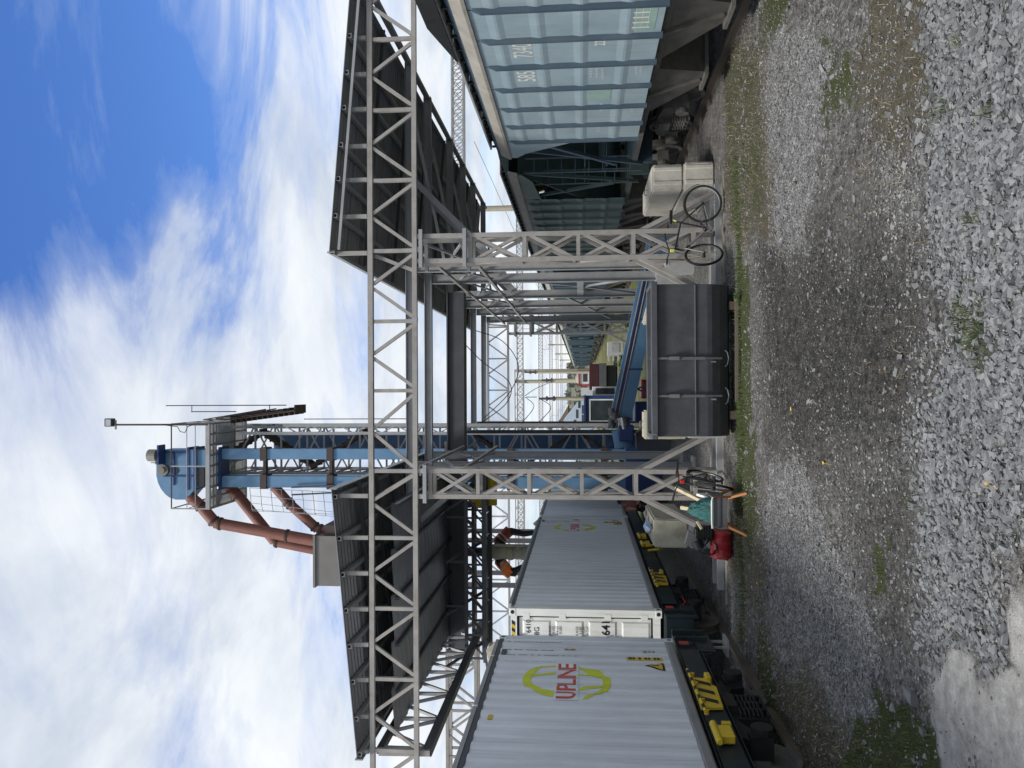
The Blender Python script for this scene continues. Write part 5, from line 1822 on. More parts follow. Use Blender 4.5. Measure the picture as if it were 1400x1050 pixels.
xprism([(c0.x - .4, 0), (c0.x + .9, 0), (c1.x + .2, c1.z), (c1.x - .3, c1.z)], 24.2, 24.9).build('inlet_hood', steeld, cv)
# odds and ends stored under the conveyor
MB().box(-.25, .35, 25.6, 26.4, 0, .75).build('oil_drum_rack', redc, label='dull red box under the blue conveyor', cat='box', bevel=.03)
MB().box(-1.0, -.35, 25.6, 26.3, 0, .95).build('storage_bin', blued, label='deep blue bin standing under the blue conveyor', cat='bin', bevel=.03)

# ------------------------------------------------------------------ skip
sk = empty('skip', (.5, 14.1, 0), 'large dark grey round bottomed skip on the gravel between the gantry legs', 'skip')
X0, X1 = -.775, 1.785
prof = [(13.66, 1.40), (13.74, .50), (13.76, .42), (13.83, .28), (13.97, .13), (14.15, .07), (14.40, .10), (14.52, .32), (14.56, 1.40)]
n = len(prof)
inner = [(y + (.02 if y < 14.1 else -.02), z_ + (.02 if z_ < 1.3 else 0)) for y, z_ in prof]
mb = MB()
for s, P in ((0, prof), (1, inner)):
    xa, xb_ = (X0, X1) if s == 0 else (X0 + .02, X1 - .02)
    for (a, b_) in zip(P[:-1], P[1:]):
        mb.quad((xa, a[0], a[1]), (xb_, a[0], a[1]), (xb_, b_[0], b_[1]), (xa, b_[0], b_[1]))
    for x in (xa, xb_):
        mb.add([(x, y, z_) for y, z_ in P], [tuple(range(n))])
mb.build('skip_body', skipm, sk)
MB().box(X0 - .04, X1 + .04, 13.60, 13.67, 1.34, 1.445).box(X0 - .04, X1 + .04, 14.55, 14.62, 1.34, 1.445).box(X0 - .04, X0 + .03, 13.67, 14.55, 1.36, 1.44).box(X1 - .03, X1 + .04, 13.67, 14.55, 1.36, 1.44).build('rim', skipm, sk, bevel=.008)
MB().box(X0 + .02, X1 - .02, 13.702, 13.716, .70, .715).build('weld_seam', skipr, sk)
for y in (490, 541.5):
    x = A(940, y, 13.7).x
    st = MB()
    st.bar((x, 13.63, 1.46), (x, 13.66, 1.0), .035, .03, (0, 1, 0)).bar((x, 13.655, 1.0), (x, 13.71, .55), .045, .03, (0, 1, 0)).bar((x, 13.71, .55), (x, 13.79, .26), .035, .03, (0, 1, 0))
    st.box(x - .03, x + .03, 13.62, 13.67, .98, 1.14)
    st.build('strap', skipr, sk)
    MB().path([(x - .14, 13.80, .20), (x - .1, 13.80, .16), (x, 13.80, .14), (x + .1, 13.80, .16), (x + .14, 13.80, .20)], .013, 6).build('hook', steeld, sk)
    MB().box(x - .07, x - .045, 13.735, 13.76, .36, .44).build('latch', chrome, sk)
# scratches in the paint, bright steel showing
sc_ = MB()
rr = random.Random(5)
for k in range(26):
    x, z_ = rr.uniform(X0 + .1, X1 - .2), rr.uniform(.55, 1.25)
    y = 13.66 + (1.40 - z_) * .089 - .0022
    a, l = rr.uniform(-.6, .4), rr.uniform(.03, .09)
    dx, dz = math.cos(a) * l, math.sin(a) * l
    dy = -dz * .089
    sc_.quad((x, y, z_), (x + dx, y + dy, z_ + dz), (x + dx, y + dy - .0005, z_ + dz + .006), (x, y - .0005, z_ + .005))
sc_.build('scratch', skipr, sk, fix=False)
for k in range(2):
    MB().box(X0 + .03 + k * .0, X0 + .05, 13.592, 13.6, 1.37 + k * .03, 1.39 + k * .03).build('bolt', chrome, sk)
for x in (X0 + .35, X1 - .35):
    MB().box(x - .07, x + .07, 13.9, 14.45, -.02, .10).build('timber_bearer', sleeper, label='old timber bearer under the dark skip, %s' % ('towards the grain wagons' if x > .5 else 'towards the containers'), cat='bearer')
MB().bar((-.2, 13.56, .06), (1.5, 13.52, .06), .04, .05).build('loose_pipe', railst, label='rusty pipe lying in the weeds before the skip', cat='pipe')


# ------------------------------------------------------------------ concrete blocks
def block(x0, x1, y0, y1, z0, z1, mat, label, ridge=True, slope=False):
    root = empty('concrete_block', ((x0 + x1) / 2, (y0 + y1) / 2, z0), label, 'concrete block')
    bm = bmesh.new()
    bmesh.ops.create_cube(bm, size=1)
    for v in bm.verts:
        v.co = ((x0 + x1) / 2 + v.co.x * (x1 - x0), (y0 + y1) / 2 + v.co.y * (y1 - y0), (z0 + z1) / 2 + v.co.z * (z1 - z0 - .008))
        if slope and v.co.z > z0 + .1 and v.co.x > (x0 + x1) / 2:
            v.co.z -= .16
    bmesh.ops.bevel(bm, geom=bm.edges[:], offset=.03, segments=2, affect='EDGES')
    bmesh.ops.subdivide_edges(bm, edges=[e for e in bm.edges if e.calc_length() > .2], cuts=6, use_grid_fill=True)
    for v in bm.verts:
        nn = mnoise.noise(v.co * 3.1) * .012 + mnoise.noise(v.co * 11) * .006
        v.co += Vector((nn, mnoise.noise(v.co * 5 + Vector((7, 0, 0))) * .01, nn * .5))
    mb = MB()
    bm.verts.index_update()
    mb.add([v.co[:] for v in bm.verts], [tuple(v.index for v in f.verts) for f in bm.faces])
    bm.free()
    mb.build('block_body', mat, root, smooth=True)
    if ridge:
        for x in (x0 + (x1 - x0) * .28, x0 + (x1 - x0) * .82):
            MB().prism([(x - .05, y0 + .01), (x - .03, y0 - .02), (x + .03, y0 - .02), (x + .05, y0 + .01)], 2, z0 + .03, z1 - .04).build('ridge', mat, root, bevel=.006)
    MB().path([((x0 + x1) / 2 - .06, (y0 + y1) / 2, z1 - .03), ((x0 + x1) / 2 - .05, (y0 + y1) / 2, z1 + .05), ((x0 + x1) / 2 + .05, (y0 + y1) / 2, z1 + .05), ((x0 + x1) / 2 + .06, (y0 + y1) / 2, z1 - .03)], .012, 6).build('lifting_loop', railst, root) if not slope and z1 > .8 else None
    return root


block(3.93, 4.47, 15.95, 18.2, 0, .60, conc, 'lower pale concrete block behind the bicycle, under another')
block(3.94, 4.45, 16.0, 18.4, .60, 1.21, conc, 'upper pale concrete block of the stack behind the bicycle, beside the blue wagon')
block(-3.08, -2.52, 15.95, 17.7, 0, .55, concg, 'lower grey concrete block by the container track, under a mossy one')
block(-3.08, -2.52, 15.98, 18.2, .55, 1.22, concm, 'upper mossy concrete block by the container track, rubbish on top', False)
block(-.86, -.40, 14.68, 15.12, 0, .72, concg, 'lower concrete block behind the skip, under a mossy block')
block(-.88, -.36, 14.70, 15.14, .72, 1.50, concm, 'upper mossy concrete block standing up behind the skip', False)
block(1.22, 1.86, 14.68, 15.12, 0, .72, concg, 'lower concrete block hidden behind the skip, under a slanted one')
block(1.22, 1.86, 14.70, 15.14, .72, 1.50, concm, 'upper concrete block with a slanted top behind the skip', False, True)
rb = MB()
rr = random.Random(3)
for k in range(22):
    x, y = rr.uniform(-3.0, -2.62), rr.uniform(16.1, 17.9)
    s = rr.uniform(.03, .08)
    v = ICV * np.array([s, s, s * .6]) * (1 + .25 * np.array([[rr.uniform(-1, 1)] for _ in ICV])) + np.array([x, y, 1.22 + s * .45])
    rb.add([tuple(p) for p in v], [tuple(f) for f in ICF])
rb.build('rubble', conc, kind='stuff')
bm = MB()
v = ICV * np.array([.12, .16, .09]) * (1 + .3 * rng.uniform(-1, 1, (12, 1))) + np.array([-2.72, 16.35, 1.31])
bm.add([tuple(p) for p in v], [tuple(f) for f in ICF])
bm.build('crumpled_bag', paint('pale blue plastic', (.22, .31, .48), .35), label='crumpled pale blue bag on top of the mossy block', cat='bag')


# ------------------------------------------------------------------ bicycles
def bicycle(rear, heading, steer, lean, label, accent, s=1.0):
    h = Vector((math.cos(heading), math.sin(heading), 0))
    side = Vector((-h.y, h.x, 0))
    upv = (Vector((0, 0, 1)) * math.cos(lean) + side * math.sin(lean))
    lat = side * math.cos(lean) - Vector((0, 0, 1)) * math.sin(lean)
    R = .345
    base = Vector(rear)
    T = lambda u, v, w: base + (h * u + lat * v + upv * w) * s
    root = empty('bicycle', base, label, 'bicycle')

    def wheel(c, fwd, latw):
        ty = MB().ring(c, latw, R * s - .02, .023 * s, 40, 7).build('wheel', rubber, root, smooth=True)
        MB().ring(c, latw, (R - .042) * s, .010 * s, 36, 5).build('rim', chrome, ty, smooth=True)
        sp = MB()
        upw = latw.cross(fwd).normalized()
        for k in range(20):
            t_ = 2 * math.pi * k / 20
            e = c + (fwd * math.cos(t_) + upw * math.sin(t_)) * (R - .045) * s
            e2 = c + latw * (.025 if k % 2 else -.025) + (fwd * math.cos(t_ + .5) + upw * math.sin(t_ + .5)) * .03
            sp.cyl(e2, e, .0028, n=3, caps=False)
        sp.build('spokes', chrome, ty)
        MB().cyl(c - latw * .05, c + latw * .05, .028 * s, n=12).build('hub', black, ty)

    rh = T(0, 0, R)
    wheel(rh, h, lat)
    bb, sc, ht, hbt = T(.45, 0, .26), T(.33, 0, .74), T(.80, 0, .84), T(.84, 0, .70)
    fm = MB()
    fm.cyl(bb, T(.30, 0, .82), .017, n=10).cyl(sc, ht, .017, n=10).cyl(bb, hbt, .020, n=10).cyl(ht, hbt, .021, n=10)
    for v_ in (-.06, .06):
        fm.cyl(T(0, v_, R), bb, .010, n=8).cyl(T(0, v_, R), sc, .009, n=8)
    fm.build('frame', black, root, smooth=True)
    MB().cyl(bb.lerp(hbt, .15), bb.lerp(hbt, .75), .0225, n=10).build('frame_decal', skipr, root, smooth=True)
    hs_ = h * math.cos(steer) + side * math.sin(steer)
    ls_ = Vector((-hs_.y, hs_.x, 0)) * math.cos(lean) - Vector((0, 0, 1)) * math.sin(lean)
    fh = hbt + (hs_ * .16 - upv * (.70 - R)) * s
    wheel(fh, hs_, ls_)
    fk = MB()
    for d in (-.055, .055):
        fk.cyl(hbt + ls_ * d - upv * .03, fh + ls_ * d, .012, n=8)
    fk.box(hbt.x - .05, hbt.x + .05, hbt.y - .05, hbt.y + .05, hbt.z - .05, hbt.z - .01)
    fk.build('fork', galv, root)
    st_ = ht + upv * .12 + hs_ * .06
    MB().cyl(ht, ht + upv * .10, .014, n=8).cyl(ht + upv * .10, st_, .014, n=8).build('stem', black, root)
    MB().path([st_ + ls_ * d + hs_ * f_ + upv * u for d, f_, u in ((-.31, -.06, .05), (-.18, -.02, .04), (-.05, 0, 0), (.05, 0, 0), (.18, -.02, .04), (.31, -.06, .05))], .012, 8).build('handlebar', black, root, smooth=True)
    for d in (-1, 1):
        MB().cyl(st_ + ls_ * d * .20 - hs_ * .02 + upv * .04, st_ + ls_ * d * .33 - hs_ * .065 + upv * .05, .017, n=8).build('grip', rubber, root)
        MB().cyl(st_ + ls_ * d * .20 + hs_ * .03 + upv * .02, st_ + ls_ * d * .28 + hs_ * .06 - upv * .01, .007, n=6).build('brake_lever', steeld, root)
    MB().box(st_.x - .03, st_.x + .03, st_.y - .05, st_.y - .02, st_.z - .10, st_.z - .02).build('front_lamp', accent, root, bevel=.008)
    sd_ = T(.22, 0, .93)
    v = [T(.22 + u, w_, .93 + z_) for u, w_, z_ in ((-.13, -.075, .0), (-.13, .075, .0), (-.02, .06, .015), (.13, .018, .0), (.13, -.018, .0), (-.02, -.06, .015), (-.12, -.06, -.05), (-.12, .06, -.05), (.10, .012, -.04), (.10, -.012, -.04))]
    MB().add(v, [(0, 1, 2, 5), (5, 2, 3, 4), (6, 9, 8, 7), (0, 6, 7, 1), (1, 7, 8, 3, 2), (4, 9, 6, 0, 5), (3, 8, 9, 4)]).build('saddle', rubber, root, bevel=.01)
    MB().cyl(T(.30, 0, .80), T(.25, 0, .91), .0135, n=8).build('seat_post', accent, root)
    cr = MB().ring(bb + lat * .05, lat, .085, .008, 24, 5).cyl(bb - lat * .07, bb + lat * .07, .02, n=8)
    cr = cr.build('crank', steeld, root)
    for d in (-1, 1):
        e = bb + lat * (.075 * d) + (h * .12 * d - upv * .11 * d)
        MB().cyl(bb + lat * .07 * d, e, .009, n=6).box(e.x - .045, e.x + .045, e.y - .04, e.y + .04, e.z - .012, e.z + .012).build('pedal', black, cr)
    gd = MB()
    pts = [rh + (h * math.cos(t_) + upv * math.sin(t_)) * (R + .025) * s for t_ in np.linspace(.9, 3.0, 14)]
    for a, b_ in zip(pts[:-1], pts[1:]):
        gd.quad(a - lat * .03, a + lat * .03, b_ + lat * .03, b_ - lat * .03)
    gd.build('mudguard', black, root, fix=False)
    MB().path([T(0, .04, R + .02), T(.1, .05, R + .14), T(.3, .05, .36), T(.45, .055, .35)], .006, 5).path([T(0, .04, R - .03), T(.2, .05, R - .08), T(.45, .055, .17)], .006, 5).build('chain', steeld, root)
    return root


bicycle((3.40, 14.86, .05), math.pi, math.radians(48), math.radians(-7), 'black bicycle leaning at the gantry leg before the pale concrete blocks', paint('yellow green accent', (.55, .60, .12), .4))
bicycle((-1.62, 14.92, .05), math.radians(262), math.radians(20), math.radians(9), 'black bicycle with a red lamp propped behind the loaded cart', paint('red lamp accent', (.5, .03, .02), .4), .95)

# ------------------------------------------------------------------ loaded cart
YC = 13.55
ct = empty('hand_cart', (-2.03, YC, 0), 'low grey tray cart on orange wooden legs, heaped with scrap', 'cart')
tr = MB()
x0, x1, y0, y1, z0, z1 = -2.22, -1.74, YC - .3, YC + .5, .28, .50
for (a, b_) in (((x0, y0, z0), (x1, y0 + .025, z1)), ((x0, y1 - .025, z0), (x1, y1, z1)), ((x0, y0 + .025, z0), (x0 + .025, y1 - .025, z1)), ((x1 - .025, y0 + .025, z0), (x1, y1 - .025, z1)), ((x0 + .025, y0 + .025, z0), (x1 - .025, y1 - .025, z0 + .03))):
    tr.box(a[0], b_[0], a[1], b_[1], a[2], b_[2])
tr.build('tray', paint('grey tray', (.13, .13, .135), .55, dirt=srgb(110, 104, 96)), ct)
MB().box(x0, x1, y0 - .012, y0 - .001, .38, .41).build('tray_rib', steeld, ct)
MB().path([(x0 - .01, y0 - .02, .52), (x0 + .1, y0 - .03, .53), (x1 - .05, y0 - .03, .53), (x1 + .01, y0 - .01, .51)], .016, 6).build('rim_tube', white, ct)
for x, s in ((x1, 1), (x0, -1)):
    for dy in (0, .08):
        MB().bar((x - s * .02, y0 + .05 + dy, .30), (x + s * .10, y0 - .16 + dy * 1.4, .0), .035, .035, (0, 1, 0)).build('leg', orangew, ct)
    for dy in (.5, .58):
        MB().bar((x - s * .02, y0 + .05 + dy, .30), (x + s * .10, y0 + .2 + dy, .0), .035, .035, (0, 1, 0)).build('leg', orangew, ct)
MB().bar((x1 + .02, y0 - .03, .49), (x1 + .02, y0 - .02, .24), .03).build('end_board', paint('dark red board', (.10, .03, .025), .6), ct)
MB().bar((x0 - .02, y0 - .03, .49), (x0 - .08, y0 - .02, .24), .03).build('end_board', paint('dark red board', (.10, .03, .025), .6), ct)
# teal net heap on the tray
hp_ = MB()
nu, nv_ = 26, 24
for i in range(nu):
    for j in range(nv_):
        u, v_ = i / (nu - 1), j / (nv_ - 1)
        x, y = x0 + .04 + u * (x1 - x0 - .08), y0 + .05 + v_ * .6
        hgt = .36 * math.sin(math.pi * min(1, max(0, u))) ** .6 * math.sin(math.pi * v_) ** .6 * (1 + .35 * mnoise.noise(Vector((x * 9, y * 9, 1))))
        hp_.V.append((x, y, .46 + hgt + .055 * mnoise.noise(Vector((x * 22, y * 22, 3))) + .02 * mnoise.noise(Vector((x * 60, y * 60, 5)))))
hp_.F = [(i * nv_ + j, (i + 1) * nv_ + j, (i + 1) * nv_ + j + 1, i * nv_ + j + 1) for i in range(nu - 1) for j in range(nv_ - 1)]
hp_.M = [0] * len(hp_.F)
tm_ = paint('teal netting', (.035, .13, .13), .9, dirt=srgb(104, 110, 84), dirt_amt=.6, dscale=9, var=.4, scale=30, bump=.8, bscale=60)
hp_.build('net_heap', tm_, smooth=False, label='crumpled teal netting heaped on the grey cart', cat='netting')
MB().bar((-1.95, YC + .45, .45), (-1.70, YC + .75, .98), .07, .05).build('timber_piece', wood, label='thick pale timber leaning up from the cart, towards the bicycle', cat='timber')
MB().bar((-2.08, YC + .45, .48), (-2.04, YC + .7, .90), .06, .045).build('timber_piece', wood, label='short pale timber standing up beside the teal netting', cat='timber')
MB().bar((-1.82, YC + .15, .46), (-1.76, YC + .3, .68), .04, .02).build('white_strip', white, label='short white strip at the end of the cart', cat='strip')
MB().bar((-2.28, YC - .1, .66), (-2.16, YC - .05, .73), .05, .035).build('wood_chunk', wood, label='small wood chunk on top of the scrap heap', cat='wood')
# black finned pump and red canister at the left end
pu = empty('black_pump', (-2.62, 14.2, .4), 'black finned pump with loose hoses over the red canister', 'pump')
for k in range(6):
    MB().box(-2.60 + .0, -2.34, 14.1 + .0, 14.3, .40 + k * .045, .42 + k * .045).build('fin', black, pu)
MB().box(-2.56, -2.38, 14.12, 14.28, .36, .68).build('pump_body', black, pu, bevel=.02)
MB().cyl((-2.72, 14.1, .60), (-2.60, 14.12, .66), .085, n=14).build('cap', black, pu)
MB().prism([(-2.74, .58), (-2.58, .58), (-2.46, .82), (-2.62, .84)], 1, 14.15, 14.28)
xprism([(-2.78, .52), (-2.58, .50), (-2.44, .78), (-2.66, .84)], 14.16, 14.3).build('shroud', paint('grey plastic', (.13, .135, .14), .5), pu)
for k in range(3):
    MB().path([(-2.5 - .04 * k, 14.08, .44), (-2.66 - .05 * k, 14.02, .52 + .05 * k), (-2.82, 14.0, .42), (-2.76 + .05 * k, 14.02, .30), (-2.6, 14.05, .36)], .011, 6).build('hose', rubber, pu)
cnr = MB()
pts = [(-2.92, .16), (-2.90, .19), (-2.82, .195), (-2.80, .18), (-2.72, .18), (-2.70, .195), (-2.62, .195), (-2.60, .18), (-2.52, .18), (-2.50, .19), (-2.44, .19), (-2.42, .15)]
cnr.path([(x, 14.3, .21) for x, r in pts], [r * .98 for x, r in pts], 18)
cn = empty('red_canister', (-2.67, 14.3, 0), 'red ribbed canister lying at the left end of the cart', 'canister')
cnr.build('canister_body', paint('red plastic', (.36, .02, .03), .35, dirt=srgb(170, 130, 130), dirt_amt=.35, dscale=9), cn, smooth=True)
MB().cyl((-2.96, 14.3, .12), (-2.91, 14.3, .12), .04, n=12).build('canister_cap', paint('dark red plastic', (.2, .01, .015), .4), cn)

# ------------------------------------------------------------------ weeds, leaves, scraps in the gravel
def weed(x, y, n, h, label, sp=.07):
    root = empty('weed_plant', (x, y, 0), label, 'weed', 'weeds in front of the skip')
    rr = random.Random(int(x * 100))
    stm, lf = MB(), MB()
    for k in range(n):
        a = rr.uniform(0, 6.28)
        e = Vector((x + math.cos(a) * sp * rr.random(), y + math.sin(a) * sp * rr.random(), h * rr.uniform(.5, 1)))
        stm.cyl((x, y, 0), e, .003, n=4)
        for j in range(4):
            c_ = Vector((x, y, 0)).lerp(e, .4 + .2 * j)
            b_ = rr.uniform(0, 6.28)
            l = rr.uniform(.025, .05)
            d = Vector((math.cos(b_), math.sin(b_), rr.uniform(-.2, .5))) * l
            s_ = Vector((-d.y, d.x, 0)) * .4
            lf.add([c_, c_ + d * .5 + s_, c_ + d, c_ + d * .5 - s_], [(0, 1, 2, 3)])
    stm.build('stem', gr, root)
    lf.build('leaves', leafmat('weed leaves', (.05, .09, .03), (.09, .13, .05), (.16, .19, .09)), root, fix=False)


weed(*G(1003, 467)[:2], 16, .20, 'taller grey green weed standing against the skip front')
weed(*G(1004, 425)[:2], 14, .16, 'low weed near the right hand corner of the skip', .12)
weed(*G(1014, 405)[:2], 14, .14, 'sprawling weed by the skip corner towards the bicycle', .14)
weed(*G(1001, 512)[:2], 10, .10, 'small weed below the middle of the skip')


def leaf(px_, py_, ang, s, label, stem=0.0):
    p = G(px_, py_)
    zz_ = float(hz(p.x, p.y)) + .022
    root = empty('fallen_leaf', (p.x, p.y, zz_), label, 'leaf')
    ca, sa_ = math.cos(ang), math.sin(ang)
    V_ = [(-.5, 0, 0), (-.15, -.34, .12), (.3, -.25, .1), (.55, 0, .05), (.3, .25, .12), (-.15, .34, .16), (0, 0, .0)]
    MB().add([(p.x + (a * ca - b_ * sa_) * s, p.y + (a * sa_ + b_ * ca) * s, zz_ + c_ * s) for a, b_, c_ in V_], [(0, 1, 6), (1, 2, 6), (2, 3, 6), (3, 4, 6), (4, 5, 6), (5, 0, 6)]).build('blade', paint('yellow leaf', (.62, .40, .02), .6), root, fix=False)
    if stem:
        MB().cyl((p.x - .5 * s * ca, p.y - .5 * s * sa_, zz_ + .004), (p.x - (.5 * s + stem) * ca, p.y - (.5 * s + stem) * sa_, zz_ - .004), .003, n=5).build('stalk', paint('leaf stalk', (.36, .24, .06), .7), root)


leaf(1350, 659, 1.2, .055, 'largest yellow leaf, on the crushed stone nearest the concrete', .12)
leaf(1125, 633, 1.6, .06, 'yellow leaf with a long stalk on the dark dirt', .25)
leaf(1079, 559, .4, .06, 'yellow leaf on the dark dirt in front of the skip', .04)
leaf(1048, 570, 2.0, .04, 'tiny yellow leaf between the weeds and the dark dirt')
leaf(1037, 797, 1.0, .06, 'yellow leaf on the fine gravel by the container track')
for (x, y, s, lb) in ((1255, 952, .10, 'longer pale stone lying in the grass by the concrete slab'), (1268, 1000, .06, 'smaller pale stone lying in the grass by the concrete slab'), (1254, 693, .075, 'round grey stone lying alone at the edge of the crushed stone')):
    p = G(x, y)
    v = BXV * np.array([s * .5, s * .8, s * .4]) * (1 + .22 * rng.uniform(-1, 1, (len(BXV), 1))) + np.array([p.x, p.y, float(hz(p.x, p.y)) + s * .3])
    MB().add([tuple(q) for q in v], [tuple(f) for f in BXF]).build('loose_stone', gs, label=lb, cat='stone')


for pts in ([(1306, 985), (1318, 1010), (1335, 1040), (1340, 1090)],):
    mb = MB()
    P = [G(*p) for p in pts]
    for a, b_ in zip(P[:-1], P[1:]):
        for k in range(6):
            q0, q1 = a.lerp(b_, k / 6), a.lerp(b_, (k + 1) / 6)
            w_ = .003 + .002 * math.sin(k * 2.3)
            mb.quad(*[(q.x, q.y + o_, float(hz(q.x, q.y)) + .006) for q, o_ in ((q0, -w_), (q1, -w_), (q1, w_), (q0, w_))])
    mb.build('crack', paint('dark crack', (.06, .055, .05), .95), kind='structure', fix=False)  # dark strip laid on the slab along the crack line

# ------------------------------------------------------------------ people
def figure(loc, face, J, bones, zones_, label, s=1.0, extra=()):
    """one continuous body: a skinned skeleton; J joint: (forward, left, up, radius)"""
    f_ = Vector((math.cos(face), math.sin(face), 0))
    l_ = Vector((-f_.y, f_.x, 0))
    base = Vector(loc)
    names_ = list(J)
    P = {k: base + (f_ * v[0] + l_ * v[1] + Vector((0, 0, v[2]))) * s for k, v in J.items()}
    me = bpy.data.meshes.new('body')
    me.from_pydata([P[k] - base for k in names_], [(names_.index(a), names_.index(b_)) for a, b_ in bones], [])
    tmp = bpy.data.objects.new('body', me)
    COL.objects.link(tmp)
    tmp.modifiers.new('skin', 'SKIN').use_smooth_shade = True
    tmp.modifiers.new('sub', 'SUBSURF').levels = 1
    for i, k in enumerate(names_):
        r = J[k][3] * s
        me.skin_vertices[0].data[i].radius = (r, r)
        me.skin_vertices[0].data[i].use_root = (k == 'pelvis')
    dg_ = bpy.context.evaluated_depsgraph_get()
    dg_.update()
    m2 = bpy.data.meshes.new_from_object(tmp.evaluated_get(dg_))
    bpy.data.objects.remove(tmp)
    root = empty('person', base, label, 'person')
    ml = []
    seg = []
    for a, b_ in bones:
        mt_ = zones_.get(b_, zones_['*'])
        if mt_ not in ml:
            ml.append(mt_)
        seg.append((P[a] - base, P[b_] - base, ml.index(mt_), (J[a][3] + J[b_][3]) / 2))
    m2.materials.clear()
    for mt_ in ml:
        m2.materials.append(mt_)
    for p in m2.polygons:
        c_ = p.center
        best = min(seg, key=lambda q: (c_ - (q[0] + (q[1] - q[0]) * max(0, min(1, (c_ - q[0]).dot(q[1] - q[0]) / max(1e-9, (q[1] - q[0]).length_squared))))).length - q[3] * s)
        p.material_index = best[2]
        p.use_smooth = True
    o = bpy.data.objects.new('body', m2)
    COL.objects.link(o)
    LOC[o] = base
    o.parent = root
    return root, P, f_, l_


BONES = [('pelvis', 'spine'), ('spine', 'chest'), ('chest', 'neck'), ('neck', 'head'), ('head', 'crown')]
for q in 'lr':
    BONES += [('pelvis', 'hip' + q), ('hip' + q, 'knee' + q), ('knee' + q, 'ankle' + q), ('ankle' + q, 'toe' + q), ('chest', 'sho' + q), ('sho' + q, 'elb' + q), ('elb' + q, 'wri' + q), ('wri' + q, 'hand' + q)]


def joints(feet, knee, hip, spine, chest, neck, head, elb, hand):
    J = {'pelvis': (hip[0], 0, hip[1] + .04, .13), 'spine': (*(spine[0], 0, spine[1]), .135), 'chest': (chest[0], 0, chest[1], .15), 'neck': (neck[0], 0, neck[1], .06),
         'head': (head[0], 0, head[1], .095), 'crown': (head[0] + .04, 0, head[1] + .11, .085)}
    for q, s in (('l', 1), ('r', -1)):
        J['hip' + q] = (hip[0], .10 * s, hip[1], .105)
        J['knee' + q] = (knee[0], .13 * s, knee[1], .07)
        J['ankle' + q] = (feet[0], .13 * s, feet[1] + .09, .05)
        J['toe' + q] = (feet[0] + .17, .15 * s, feet[1] + .045, .042)
        J['sho' + q] = (chest[0], .18 * s, chest[1] + .05, .075)
        J['elb' + q] = (elb[0], .25 * s, elb[1], .052)
        J['wri' + q] = (hand[0] - .06, .16 * s, hand[1], .036)
        J['hand' + q] = (hand[0] + .04, .14 * s, hand[1] - .01, .038)
    return J


skin = paint('skin', (.38, .20, .14), .5, var=.06)
darkcl = paint('dark work clothes', (.022, .022, .028), .85, var=.3, scale=14)
orangev = paint('orange safety vest', (.95, .23, .04), .7, var=.08, scale=10)
redv = paint('dull red vest', (.26, .055, .035), .8, var=.2, scale=14)
reflect = paint('reflective tape', (.42, .40, .38), .35, var=.1)
navy = paint('navy helmet', (.02, .025, .05), .3)
pink = paint('washed pink shirt', (.36, .17, .15), .8, var=.15, scale=10)


